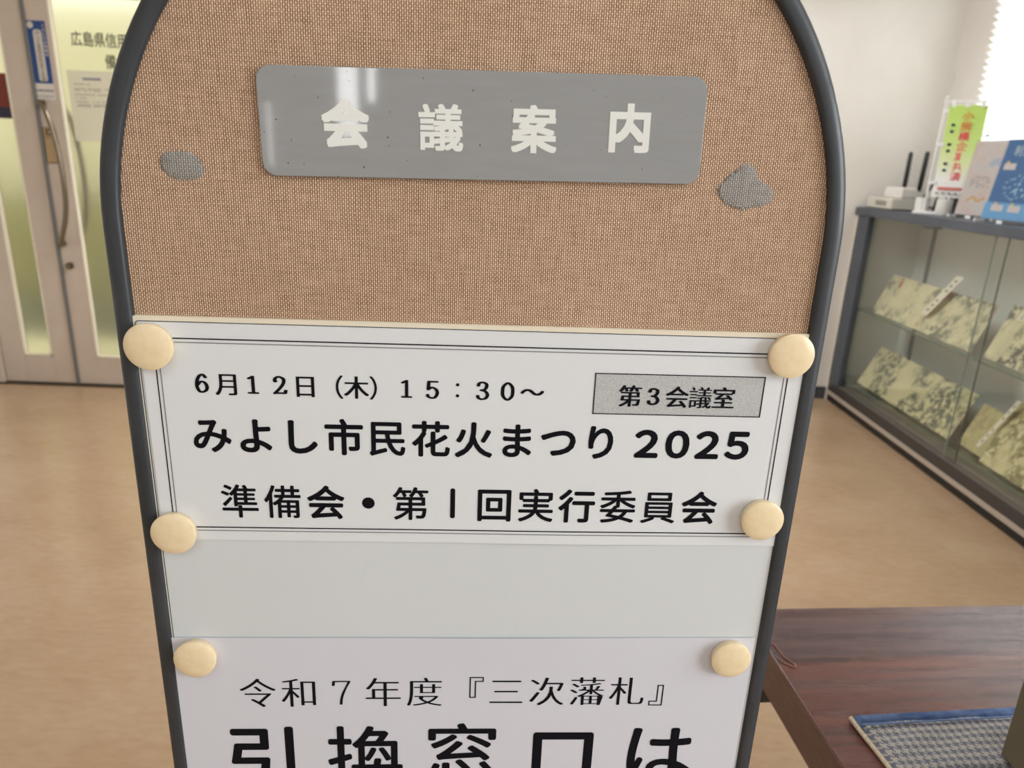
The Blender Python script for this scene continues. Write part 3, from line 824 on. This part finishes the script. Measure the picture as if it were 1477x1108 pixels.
def pink_marks(l_, fn):
    lt = Letters()
    for k in range(5):
        for j in range(9):
            if random.random() < 0.8: lt.rect(-0.085 + j * 0.012, -0.076 + j * 0.012, 0.185 - k * 0.011, 0.190 - k * 0.011)
    lt.build('small_print', fn, M['grey_print'], l_)
    lt = Letters(); lt.nib([[(0, 0), (0.3, 0.6), (0.6, 0), (1, 0.5)]], -0.07, 0.08, 0.09, 0.03, 0.016, 0.012)
    lt.build('drawing', fn, mat('leaflet_ochre', (196, 158, 98), 0.6), l_, 'ochre line drawing')
    lt = Letters(); lt.nib([[(0, 0), (0.5, 0.3), (1, 0)]], 0.0, 0.25, 0.05, 0.03, 0.03, 0.03)
    lt.build('drawing', fn, mat('leaflet_paleblue', (164, 174, 192), 0.6), l_, 'pale blue patch')


leaflet((2.185, 3.405, CZ), math.radians(-90 + 14), 0.235, 0.345,
        ('grey pink leaflet with faint print beside the banner', 'grey pink leaflet'), PK, pink_marks, 0.14)
BLU = mat('blue_leaflet', (14, 92, 150), 0.5, spec=0.2)


def blue_marks(l_, fn):
    lt = Letters()
    lt.rect(-0.16, 0.13, 0.016, 0.085)
    lt.build('band', fn, mat('leaflet_lightblue', (76, 152, 204), 0.4), l_, 'lighter blue lower band')
    f2 = lambda x, z: fn(x, z, 0.0008)
    lt = Letters()
    for k, ch in enumerate('利用'): lt.char(ch, -0.075 + k * 0.05, 0.300, 0.045, 0, ring(0.03))
    lt.build('lettering', f2, mat('leaflet_grey_text', (150, 176, 190), 0.5), l_)
    lt = Letters()
    for cx, cz_ in ((-0.095, 0.235), (-0.085, 0.062), (0.01, 0.062), (0.09, 0.235)):
        lt.rect(cx - 0.033, cx + 0.033, cz_ - 0.013, cz_ + 0.013)
    lt.build('label_box', f2, mat('leaflet_cream', (196, 190, 186), 0.5), l_, 'pale caption boxes')
    lt = Letters(); rnd = random.Random(3)
    for k in range(46):
        a = rnd.uniform(0, 6.28); q = rnd.random() ** .5; lt.nib([[(0, 0), (1, 1)]], -0.005 + 0.085 * q * math.cos(a), 0.15 + 0.055 * q * math.sin(a), 0.006, 0.003, 0.0055, 0.0055)
    lt.build('dots', f2, mat('leaflet_dots', (138, 178, 204), 0.5), l_, 'scatter of pale figures')
    lt = Letters()
    for cx, cz_ in ((-0.112, 0.252), (-0.10, 0.08), (-0.01, 0.08)): lt.nib([[(0, 0), (1, 0)]], cx, cz_, 0.004, 0, 0.012, 0.012)
    lt.build('dots', lambda x, z: fn(x, z, 0.0012), mat('leaflet_yellow', (214, 184, 74), 0.5), l_, 'small yellow marks')


leaflet((2.125, 3.085, CZ), math.radians(-90 + 6), 0.30, 0.345,
        ('bright blue leaflet with pale caption boxes at the cabinet front edge', 'bright blue leaflet'), BLU, blue_marks, 0.14)

# ------------------------------------------------------------------ information board
YAW = math.radians(2.5)
BASE = Vector((0, 0.456, 0))
RZ = Matrix.Rotation(YAW, 4, 'Z')


def PW(u, d, z):           # board frame (metres) -> world
    return BASE + RZ @ Vector((u, -d, z))


def fix(u, v, d):          # parallax: a point seen at (u, v) on the cloth plane but standing d mm proud of it
    k = (456.0 - d) / 456.0
    return -19.9 + (u + 19.9) * k, v * k


ib = thing('information_board', 'arched tan cloth notice board with dark grey tube frame standing in front', 'notice board', BASE, YAW)
UC, RR, ZA = -0.0166, 0.2334, 1.302        # arch centre, outer radius, springing height


def arch(inset, z0, n=48):
    r = RR - inset
    P = [(UC + r, z0)] + [(UC + r * math.cos(math.pi * k / n), ZA + r * math.sin(math.pi * k / n)) for k in range(n + 1)] + [(UC - r, z0)]
    return P


obj('fabric_panel', slab_poly(bmesh.new(), arch(0.008, 0.46), 0.0, 0.010), M['fabric'], ib, label='tan coarse woven cloth face')
obj('rear_panel', slab_poly(bmesh.new(), arch(0.009, 0.46), 0.0102, 0.016), mat('hardboard_back', (120, 92, 66), 0.8), ib)
# frame: rounded profile (inset, depth) swept round the arch; depth towards viewer positive
prof = []
w_, d0, d1 = 0.0125, -0.020, 0.0045
for cx, cz_, a0 in ((w_ - 0.003, d1 - 0.003, 0), (0.006, d1 - 0.006, 90), (0.005, d0 + 0.005, 180), (w_ - 0.005, d0 + 0.005, 270)):
    r_ = 0.003 if a0 == 0 else (0.006 if a0 == 90 else 0.005)
    for k in range(5):
        a = math.radians(a0 + 90 * k / 4); prof.append((cx + r_ * math.cos(a), cz_ + r_ * math.sin(a)))
bm = bmesh.new(); NP = 72; loops = []
outl = [('s', 0.02), ('s', 0.5), ('s', 0.9), ('s', 1.15)] + [('a', k) for k in range(NP + 1)] + [('e', 1.15), ('e', 0.9), ('e', 0.5), ('e', 0.02)]
for kind_, q in outl:
    lp_ = []
    for ins, dep in prof:
        r = RR - ins
        if kind_ == 's': P = (UC + r, -dep, q)
        elif kind_ == 'e': P = (UC - r, -dep, q)
        else: P = (UC + r * math.cos(math.pi * q / NP), -dep, ZA + r * math.sin(math.pi * q / NP))
        lp_.append(bm.verts.new(P))
    loops.append(lp_)
for a_, b_ in zip(loops, loops[1:]):
    for k in range(len(prof)): bm.faces.new((a_[k], a_[(k + 1) % len(prof)], b_[(k + 1) % len(prof)], b_[k]))
bm.faces.new(loops[0]); bm.faces.new(loops[-1][::-1])
obj('frame', bm, M['frame'], ib, True, label='dark grey arched tube frame')
obj('crossbar', box(UC - RR + 0.012, UC + RR - 0.012, -0.003, 0.018, 0.445, 0.470, 0.003), M['frame'], ib)
for s_ in (-1, 1):
    obj('foot', box(UC + s_ * (RR - 0.006) - 0.014, UC + s_ * (RR - 0.006) + 0.014, -0.17, 0.19, 0.0, 0.024, 0.006), M['frame'], ib)

# white steel panel with cream rim and dark groove
wp = obj('white_panel', slab_poly(bmesh.new(), rrect(-0.2366, 0.2079, 0.62, 1.35 - 0.1068, 0.002, 3), -0.0022, -0.0001), M['whiteboard'], ib, label='glossy white steel writing panel')
rim_o = rrect(-0.2405, 0.2118, 0.615, 1.35 - 0.1030, 0.005, 5); rim_i = rrect(-0.2372, 0.2085, 0.6185, 1.35 - 0.1062, 0.003, 5)


def annulus(o_, i_, y0, y1):
    bm = bmesh.new(); n = len(o_)
    V = [[bm.verts.new((x, y, z)) for x, z in L_] for L_, y in ((o_, y0), (i_, y0), (o_, y1), (i_, y1))]
    for k in range(n):
        j = (k + 1) % n
        bm.faces.new((V[0][k], V[0][j], V[1][j], V[1][k])); bm.faces.new((V[2][k], V[3][k], V[3][j], V[2][j]))
        bm.faces.new((V[0][k], V[2][k], V[2][j], V[0][j])); bm.faces.new((V[1][k], V[1][j], V[3][j], V[3][k]))
    return bm


obj('rim', annulus(rim_o, rim_i, -0.0026, -0.0001), M['cream_trim'], wp, label='cream edge of the white panel')
obj('groove', annulus(rim_i, rrect(-0.2366, 0.2079, 0.6205, 1.35 - 0.1068, 0.002, 5), -0.0023, -0.0001), M['groove'], wp, label='dark line between rim and panel')
# hairline scratches on the white panel
lt = Letters()
for P in ([(-100, -300), (-92, -288), (-88, -270)], [(-10, -272), (10, -290), (26, -318), (34, -345)], [(150, -300), (120, -318)]):
    lt.nib([P], 0, 0, 1, 1, 0.35, 0.35)
lt2 = Letters(); lt2.nib([[(-12, -285), (4, -300), (14, -325), (18, -343)], [(-92, -278), (-96, -290), (-104, -302)]], 0, 0, 1, 1, 0.45, 0.45)
lt2.build('scratch', lambda x, y: (x / 1000, -0.0023, 1.35 + y / 1000), mat('scratch_grey', (176, 180, 184), 0.5), wp)

# glue patches
def patch(cx, cz, rx, rz, seed, bumps, label):
    rnd = random.Random(seed); bm = bmesh.new(); n = 150; ringv = []
    for q, y in ((1.0, -0.0001), (0.9, -0.0007), (0.45, -0.0011)):
        R_ = []
        for k in range(n):
            a = 2 * math.pi * k / n
            r = 1 + sum(b * math.exp(-((a - c0 + math.pi) % (2 * math.pi) - math.pi) ** 2 / w2) for c0, b, w2 in bumps) + (rnd.uniform(-0.13, 0.10) if q == 1.0 else 0)
            R_.append(bm.verts.new((cx + rx * q * r * math.cos(a), y, cz + rz * q * r * math.sin(a))))
        ringv.append(R_)
    for A_, B_ in zip(ringv, ringv[1:]):
        for k in range(n): bm.faces.new((A_[k], A_[(k + 1) % n], B_[(k + 1) % n], B_[k]))
    c = bm.verts.new((cx, -0.0012, cz))
    for k in range(n): bm.faces.new((ringv[-1][k], ringv[-1][(k + 1) % n], c))
    return obj('glue_patch', bm, M['glue'], ib, True, label=label)


patch(-0.1985, 1.35 - 0.0105, 0.0122, 0.0084, 3, ((2.6, 0.15, 0.3), (-0.5, 0.15, 0.3)), 'small oval patch of dried grey glue')
patch(0.1475, 1.35 - 0.0115, 0.0172, 0.0118, 8, ((1.55, 0.35, 0.08), (-0.45, 0.25, 0.2), (0.75, -0.22, 0.15), (2.6, -0.08, 0.2)), 'larger ragged patch of dried grey glue')

# grey plate 会議案内
PC = Vector((-16.6, 19.3)); PA = math.radians(1.05)
def plate_pt(x, y, d):
    u = PC.x + x * math.cos(PA) - y * math.sin(PA); v_ = PC.y + x * math.sin(PA) + y * math.cos(PA)
    u, v_ = fix(u, v_, 3.5); return (u / 1000, -d, 1.35 + v_ / 1000)


bm = bmesh.new(); O = rrect(-134.6, 134.6, -31.2, 31.2, 8.5, 8)
lay = [(O, 0.0012), (O, 0.0030), (rrect(-134.2, 134.2, -30.8, 30.8, 8.1, 8), 0.0034)]
V = [[bm.verts.new(plate_pt(x, y, d)) for x, y in L_] for L_, d in lay]
for A_, B_ in zip(V, V[1:]):
    for k in range(len(O)): bm.faces.new((A_[k], A_[(k + 1) % len(O)], B_[(k + 1) % len(O)], B_[k]))
bm.faces.new(V[0]); bm.faces.new(V[-1])
sp_ = obj('sign_plate', bm, M['plate'], ib, label='grey rounded title plate with white characters')
obj('pad', boxes([(-0.13, 0.10, -0.0013, -0.0001, 1.350, 1.388)]), M['black'], ib)
lt = Letters()
sq = lambda w: [(dx * w, dy * w) for dx in (-1, -.33, .33, 1) for dy in (-1, -.33, .33, 1)]
for ch, cx, cy_, em_, w_ in (('会', -83.6, -0.2, 28.5, 0.038), ('議', -26.6, -1.2, 27.6, 0.022), ('案', 29.9, -1.0, 28.2, 0.028), ('内', 88.5, 1.0, 28.6, 0.036)):
    lt = Letters(); lt.char(ch, cx, cy_, em_, 0.0, sq(w_))
    lt.build('character', lambda x, y: plate_pt(x, y, 0.0036), M['plate_letter'], sp_, 'white cut vinyl character')

# ---- paper sheets (top-level things, lying on the panel)
def h1(u, v_):
    """sheet 1 relief in mm"""
    b = max(0.0, min(1.0, (-225 - v_) / 40))
    return 0.25 + b * b * (1.3 * math.sin((u + 215) / 420 * math.pi) ** 2 * (0.6 + 0.4 * math.sin(u / 45)) )


def h2(u, v_):
    b = max(0.0, 1 - (-343 - v_) / 60); b = max(0, min(1, b))
    return 0.35 + b * b * (1.8 * math.sin((u + 225) / 415 * math.pi) ** 2 * (0.7 + 0.3 * math.sin(u / 38 + 1))) + 0.5 * (1 - math.cos(u / 60)) * 0.4


def sheet_thing(name, label, u0, u1, v0, v1, hf, mt, nx=60, ny=24, edge=None):
    c = PW((u0 + u1) / 2000, 0.0024, 1.35 + v0 / 1000)
    e = thing(name, label, 'notice', c, YAW, None)
    oc = ((u0 + u1) / 2000, 1.35 + v0 / 1000)
    def fn(u, v_, lift=0.0):
        uu, vv = fix(u, v_, 2.6)
        return (uu / 1000 - oc[0], -(hf(u, v_) / 1000 + lift), 1.35 + vv / 1000 - oc[1])
    bm = bmesh.new(); G = []
    for s_ in (0, 0.00012):
        g = []
        for j in range(ny + 1):
            row = []
            for i in range(nx + 1):
                u = u0 + (u1 - u0) * i / nx; v_ = v0 + (v1 - v0) * j / ny
                if edge: v_ += edge(u) * (1 if j in (0, ny) else 0) * (j / ny)
                row.append(bm.verts.new(fn(u, v_, s_)))
            g.append(row)
        G.append(g)
    for g in G:
        for j in range(ny):
            for i in range(nx): bm.faces.new((g[j][i], g[j][i + 1], g[j + 1][i + 1], g[j + 1][i]))
    a, b = G
    for i in range(nx):
        bm.faces.new((a[0][i], a[0][i + 1], b[0][i + 1], b[0][i])); bm.faces.new((a[ny][i], b[ny][i], b[ny][i + 1], a[ny][i + 1]))
    for j in range(ny):
        bm.faces.new((a[j][0], b[j][0], b[j + 1][0], a[j + 1][0])); bm.faces.new((a[j][nx], a[j + 1][nx], b[j + 1][nx], b[j][nx]))
    obj('paper', bm, mt, e, True)
    return e, lambda x, y: fn(x, y, 0.00030), fn


s1, f1, g1 = sheet_thing('meeting_notice', 'white printed meeting notice with double border and room number box on the upper panel', -236.4, 207.2, -265.2, -107.5, h1, M['paper'])
lt = Letters(); U0, U1, V0, V1 = -227.7, 195.6, -255.0, -118.0
for a in ((U0, U1, V1 - .45, V1 + .45), (U0, U1, V0 - .45, V0 + .45), (U0 - .4, U0 + .4, V0, V1), (U1 - .4, U1 + .4, V0, V1)): lt.rect(*a)
lt.build('border', f1, M['black_print'], s1, 'thin black outer border line')
lt = Letters(); a = 2.6
U0 += a; U1 -= a; V0 -= a; V1 -= a
for b in ((U0, U1, V1 - .35, V1 + .35), (U0, U1, V0 - .35, V0 + .35), (U0 - .35, U0 + .35, V0, V1), (U1 - .35, U1 + .35, V0, V1)): lt.rect(*b)
lt.build('border', f1, M['grey_print'], s1, 'thin grey inner border line')
# row 1 serif date line
lt = Letters(); row = '6月12日（木）15：30～'
for k, ch in enumerate(row):
    cx = -199.4 + k * (219.8 / 13); cy_ = -148.4 - 0.06 * k
    if ch in DIG: lt.nib(DIG[ch], cx - 4.0, cy_ - 5.9, 8.2 if ch != '1' else 6.6, 12.0, 2.5, 1.3)
    elif ch == '：': lt.nib([[(0, 0), (0.05, 0)]], cx, cy_ - 3.9, 1, 1, 2.3, 2.3); lt.nib([[(0, 0), (0.05, 0)]], cx, cy_ + 3.9, 1, 1, 2.3, 2.3)
    elif ch in '（）': lt.char(ch, cx, cy_, 17.6, -0.01, hshift(0.02))
    else: lt.char(ch, cx, cy_, 17.0, -0.012, hshift(0.034, 0.012))
lt.build('text_line', f1, M['black_print'], s1, 'serif date and time line')
lt = Letters(); WB = {'み': .036, 'よ': .038, 'し': .040, '市': .036, '民': .032, '花': .034, '火': .036, 'ま': .036, 'つ': .040, 'り': .038}
for k, ch in enumerate('みよし市民花火まつり'):
    lt.char(ch, -196.0 + k * (266.0 / 9), -184.8, 27.6, -0.012, ring(WB[ch]))
for k, ch in enumerate('２０２５'):
    cx = (102.5, 124.4, 145.9, 167.3)[k]; lt.fit(ch, cx - 8.6, cx + 8.6, -196.0, -174.6, -0.006, ring(0.044))
lt.build('text_line', f1, M['black_print'], s1, 'bold rounded festival title line')
lt = Letters(); WC_ = {'準': .022, '備': .022, '会': .036, '・': .07, '第': .024, '回': .032, '実': .028, '行': .034, '委': .026, '員': .024}
for k, ch in enumerate('準備会・第１回実行委員会'):
    cx = -180.9 + k * (326.6 / 11)
    if ch == '１': lt.nib([[(0, 0), (0, 1)]], cx, -245.0 + 1.3, 1, 20.0, 3.6, 3.6)
    else: lt.char(ch, cx, -234.4, 27.2, -0.012, ring(WC_[ch]))
lt.build('text_line', f1, M['black_print'], s1, 'bold rounded committee line')
lt = Letters(); lt.rect(62.9, 180.0, -163.5, -134.5)
rb = lt.build('room_box', lambda x, y: g1(x, y, 0.00025), mat('grey_tint_print', (186, 187, 188), 0.6), s1, 'grey tinted box with the meeting room number')
NTb = NT(bpy.data.materials['grey_tint_print']); NTb.base(NTb.ramp(NTb.noise(NTb.coord(), 1500, 2), [(0.4, (176, 177, 178)), (0.6, (200, 201, 202))]))
lt = Letters()
for b in ((62.6, 180.3, -134.9, -134.2), (62.6, 180.3, -163.8, -163.1), (62.4, 63.2, -163.8, -134.2), (179.6, 180.4, -163.8, -134.2)): lt.rect(*b)
for k, ch in enumerate('第3会議室'):
    cx = 87.6 + k * 16.3; cy_ = -150.2
    if ch == '3': lt.nib(DIG['3'], cx - 3.9, cy_ - 5.6, 7.8, 11.2, 2.6, 1.3)
    else: lt.char(ch, cx, cy_, 16.6, -0.008 if ch != '議' else -0.012, hshift(0.034 if ch != '議' else 0.026, 0.010))
lt.build('lettering', lambda x, y: g1(x, y, 0.00045), M['black_print'], rb)

s2, f2_, g2 = sheet_thing('exchange_notice', 'plain white notice with large rounded characters on the lower panel', -243.0, 203.5, -610.0, -346.0, h2, M['paper_thin'], 60, 30, edge=lambda u: 2.0 * (u + 243) / 429 - 1.6)
lt = Letters()
for k, ch in enumerate('令和7年度『三次藩札』'):
    cx = -179.6 + k * (319.0 / 10); cy_ = -397.4 + 0.18 * k
    if ch == '7': lt.nib(DIG['7'], cx - 6.8, cy_ - 11.4, 13.6, 22.6, 2.2, 1.2)
    elif ch in '『』': lt.char(ch, cx, cy_, 30.0, 0.0)
    else: lt.char(ch, cx, cy_, 29.6, -0.017, hshift(0.020, 0.003))
lt.build('text_line', f2_, M['black_print'], s2, 'thin serif heading line')
lt = Letters()
for ch, cx, cy_, w_ in (('引', -178.0, -458.5, .030), ('換', -98.6, -458.5, .024), ('窓', -22.0, -456.5, .024), ('口', 59.5, -459.5, .034), ('は', 138.0, -457.0, .030)):
    lt.char(ch, cx, cy_, 62.0, -0.012, ring(w_))
lt.build('text_line', f2_, M['black_print'], s2, 'very large rounded characters')

# ---- magnets
def magnet(u, v_, label, base, seed):
    uu, vv = fix(u, v_, 8.0)
    c = PW(uu / 1000, base, 1.35 + vv / 1000)
    bm = bmesh.new(); n = 48
    R = 0.0154
    prof = [(0.0, 0.0), (0.0135, 0.0), (0.0142, 0.0006), (0.0152, 0.0050), (R, 0.0060), (0.0152, 0.0069), (0.0140, 0.0076), (0.0100, 0.0083), (0.005, 0.0087), (0.0, 0.0088)]
    rings_ = []
    for a, d in prof:
        rings_.append([bm.verts.new((a * math.cos(2 * math.pi * k / n), -d, a * math.sin(2 * math.pi * k / n))) for k in range(n)] if a else [bm.verts.new((0, -d, 0))])
    for A_, B_ in zip(rings_, rings_[1:]):
        for k in range(n):
            j = (k + 1) % n
            if len(A_) == 1: bm.faces.new((A_[0], B_[k], B_[j]))
            elif len(B_) == 1: bm.faces.new((A_[k], A_[j], B_[0]))
            else: bm.faces.new((A_[k], A_[j], B_[j], B_[k]))
    o = obj('magnet', bm, M['magnet'], None, True, loc=c, rotz=YAW)
    tag(o, label, 'magnet', 'cream magnets on the notice board')
    return o


magnet(-230.8, -124.1, 'round cream magnet above the printed date at the top corner of the meeting notice', 0.0030, 1)
magnet(195.6, -118.7, 'round cream magnet with scuffed face at the notice corner above the room number box', 0.0030, 2)
magnet(-228.8, -260.3, 'round cream magnet at the lower corner of the meeting notice on the door side', 0.0030, 3)
magnet(193.9, -243.6, 'round cream magnet covering the border line at the end of the committee line', 0.0030, 4)
magnet(-223.8, -366.5, 'round cream magnet on the top corner of the plain lower notice, door side', 0.0030, 5)
magnet(187.0, -365.9, 'round cream magnet at the lower notice edge closest to the wooden table', 0.0027, 6)

# ------------------------------------------------------------------ wooden table
TA = math.radians(4.4)
tb = thing('table', 'dark walnut grained table with chipped edge beside the notice board', 'table', (0.386, 0.943, 0), TA)
WD = mat('walnut_laminate', (104, 70, 62), 0.24)
t = NT(WD); v = t.coord()
g0 = t.noise(t.mapping(v, (1.6, 34, 34)), 1.6, 8, 0.62)
g1_ = t.noise(t.mapping(v, (0.9, 11, 11), loc=(2, 5, 1)), 1.0, 4, 0.5)
c = t.ramp(g0, [(0.28, (66, 44, 42)), (0.5, (106, 66, 58)), (0.72, (138, 90, 78))])
c = t.mix(t.ramp(g1_, [(0.42, (0, 0, 0, 1)), (0.58, (0.8, 0.8, 0.8, 1))]), c, t.ramp(g0, [(0.3, (54, 44, 48)), (0.7, (96, 80, 82))]))
t.base(c); t.rough(t.ramp(g0, [(0.3, (0.30, 0.30, 0.30, 1)), (0.7, (0.24, 0.24, 0.24, 1))])); t.bump(g0, 0.12, 0.0006)
TL_, TW_ = 1.25, 0.62
top = obj('tabletop', box(0, TL_, -TW_, 0, 0.635, 0.70, 0.0007), WD, tb)
WE = grainy(mat('walnut_edge_band', (74, 50, 44), 0.4), (80, 52, 44), (104, 74, 64), 30, 4, 0.1, 0.0006, (6, 1, 8))
obj('edge_band', box(-0.0018, 0.0, -TW_ + .002, -0.002, 0.637, 0.6985, 0), WE, top, label='darker brown edging on the end of the table')
bm = bmesh.new()
CH = catmull([(0.001, -0.075, 0.7006), (0.012, -0.088, 0.7010), (0.0145, -0.112, 0.7010), (0.022, -0.128, 0.7010), (0.019, -0.134, 0.7008), (0.010, -0.126, 0.7008), (0.003, -0.110, 0.7006)], 5)
tube(bm, CH, 0.0009, 6); obj('chip', bm, mat('peeled_laminate', (150, 106, 88), 0.5), top, label='small curl of peeled laminate at the table edge')
for x, y in ((0.25, -0.05), (TL_ - 0.06, -0.05), (0.06, -TW_ + 0.05), (TL_ - 0.06, -TW_ + 0.05)):
    obj('leg', box(x - 0.022, x + 0.022, y - 0.022, y + 0.022, 0, 0.635, 0.003), M['black'], tb)
obj('under_rail', box(0.012, TL_ - 0.04, -0.062, -0.028, 0.577, 0.6348), M['black'], tb, label='black rail under the far edge')
obj('stretcher', boxes([(0.08, TL_ - 0.08, -0.06, -0.04, 0.10, 0.13)]), M['black'], tb)
bm = bmesh.new()
for P in ([(0.11, -0.115), (0.12, -0.135)], [(0.10, -0.128), (0.115, -0.118)], [(0.06, -0.162), (0.10, -0.168), (0.14, -0.180)], [(0.13, -0.10), (0.138, -0.108)]):
    tube(bm, [(a, b, 0.7001) for a, b in P], 0.00018, 4)
obj('scratch', bm, mat('scratch_tan', (168, 130, 100), 0.5), top, label='fine pale scratches')

# houndstooth mat
MA = math.radians(6.2)
mtg = thing('fabric_mat', 'grey houndstooth fabric mat with blue denim hem lying on the table', 'mat', (0.448, 0.716, 0.70), MA)
HT = mat('houndstooth_cloth', (170, 166, 160), 0.9, spec=0.1)
t = NT(HT); v = t.coord(); x, y, z = t.xyz(v)
TH = 0.0013
wn_ = t.noise(v, 90, 2); off_ = t.math('MULTIPLY', t.math('SUBTRACT', wn_, 0.5), 0.0016)
ix = t.math('FLOOR', t.math('DIVIDE', t.math('ADD', x, off_), TH)); iy = t.math('FLOOR', t.math('DIVIDE', t.math('ADD', y, off_), TH))
m8 = lambda a: t.math('LESS_THAN', t.math('FLOORED_MODULO', a, 8.0), 4.0)
tw = t.math('LESS_THAN', t.math('FLOORED_MODULO', t.math('ADD', ix, iy), 4.0), 2.0)
val = t.math('ADD', t.math('MULTIPLY', tw, m8(ix)), t.math('MULTIPLY', t.math('SUBTRACT', 1.0, tw), m8(iy)))
fine = t.noise(v, 900, 2)
t.base(t.mix(t.ramp(fine, [(0.3, (0.0, 0, 0, 1)), (0.8, (0.45, 0.45, 0.45, 1))]), t.mix(val, lin((108, 112, 132)), lin((190, 186, 178))), lin((140, 138, 136))))
hb = t.math('ADD', t.math('MULTIPLY', val, 0.6), fine); t.bump(hb, 0.7, 0.0012)
DN = mat('blue_denim', (72, 98, 150), 0.85, spec=0.15)
t = NT(DN); v = t.coord(); x, y, z = t.xyz(v)
tw = t.math('SINE', t.math('MULTIPLY', t.math('ADD', t.math('MULTIPLY', x, 0.6), y), 2 * math.pi / 0.0022))
tw2 = t.math('SINE', t.math('MULTIPLY', x, 2 * math.pi / 0.0017))
hh_ = t.math('ADD', t.math('ADD', tw, tw2), t.math('MULTIPLY', t.noise(v, 60, 4), 4.0))
t.base(t.ramp(t.math('MULTIPLY_ADD', hh_, 0.2, 0.12), [(0.15, (34, 54, 108)), (0.5, (78, 106, 160)), (0.88, (150, 172, 208))])); t.bump(hh_, 0.6, 0.0008)
CRM = grainy(mat('cream_piping_cloth', (206, 194, 168), 0.9), (188, 174, 148), (220, 208, 184), 300, 3, 0.4, 0.0008)


def pillow(x0, x1, y0, y1, zt, edge, nx=40, ny=16, wob=0.0012):
    bm = bmesh.new(); G = []
    for s_ in (0, 1):
        g = []
        for j in range(ny + 1):
            row = []
            for i in range(nx + 1):
                a, b = i / nx, j / ny
                q = min(1, min(a, 1 - a) * (x1 - x0) / edge) ** 0.5 * min(1, min(b, 1 - b) * (y1 - y0) / edge) ** 0.5
                z_ = 0.0008 if s_ == 0 else 0.0015 + (zt - 0.0015) * q + wob * q * math.sin(a * 19 + 3 * math.sin(b * 5)) * math.sin(b * 7 + 1)
                row.append(bm.verts.new((x0 + (x1 - x0) * a, y0 + (y1 - y0) * b, z_)))
            g.append(row)
        G.append(g)
    for g in G:
        for j in range(ny):
            for i in range(nx): bm.faces.new((g[j][i], g[j][i + 1], g[j + 1][i + 1], g[j + 1][i]))
    a, b = G
    for i in range(nx):
        bm.faces.new((a[0][i], a[0][i + 1], b[0][i + 1], b[0][i])); bm.faces.new((a[ny][i], b[ny][i], b[ny][i + 1], a[ny][i + 1]))
    for j in range(ny):
        bm.faces.new((a[j][0], b[j][0], b[j + 1][0], a[j + 1][0])); bm.faces.new((a[j][nx], a[j + 1][nx], b[j + 1][nx], b[j][nx]))
    return bm


obj('cloth', pillow(0.003, 0.262, -0.093, -0.004, 0.0095, 0.010), HT, mtg, True)
hem = obj('hem', pillow(0.0, 0.264, -0.0185, 0.0005, 0.0125, 0.006, 40, 8, 0.0006), DN, mtg, True, label='blue denim hem along the far edge')
bm = tube(bmesh.new(), [(0.004 + 0.258 * k / 60, -0.0195, 0.0115 + 0.0004 * math.sin(k * 1.7)) for k in range(61)], [0.0011 + 0.0003 * math.sin(k * 2.4) for k in range(61)], 6)
obj('stitching', bm, mat('stitch_blue', (116, 140, 186), 0.8), hem, True, label='rope like blue seam')
bm = tube(bmesh.new(), catmull([(0.0, -0.002, 0.006), (0.0, -0.02, 0.0055), (0.0025, -0.055, 0.004), (0.003, -0.093, 0.004)], 8), 0.0028, 8)
obj('piping', bm, CRM, mtg, True, label='cream side binding')
bm = tube(bmesh.new(), [(0.003, -0.094, 0.004), (0.13, -0.094, 0.0045), (0.262, -0.094, 0.004)], 0.003, 8)
obj('piping', bm, CRM, mtg, True, label='cream front binding')

# khaki upright box
kb = thing('upright_box', 'khaki grey upright box at the picture edge beyond the houndstooth mat', 'box', (0.597, 0.657, 0.712), math.radians(6))
KG = grainy(mat('khaki_board', (112, 104, 82), 0.7), (106, 98, 76), (118, 110, 88), 8)
obj('body', box(0.0, 0.11, -0.24, 0.0, 0.0, 0.26, 0.0012), KG, kb)
obj('lid', box(-0.0008, 0.1108, -0.2408, 0.0008, 0.245, 0.262, 0.001), KG, kb)

bpy.data.objects.remove(_tmp); bpy.data.curves.remove(_cur)
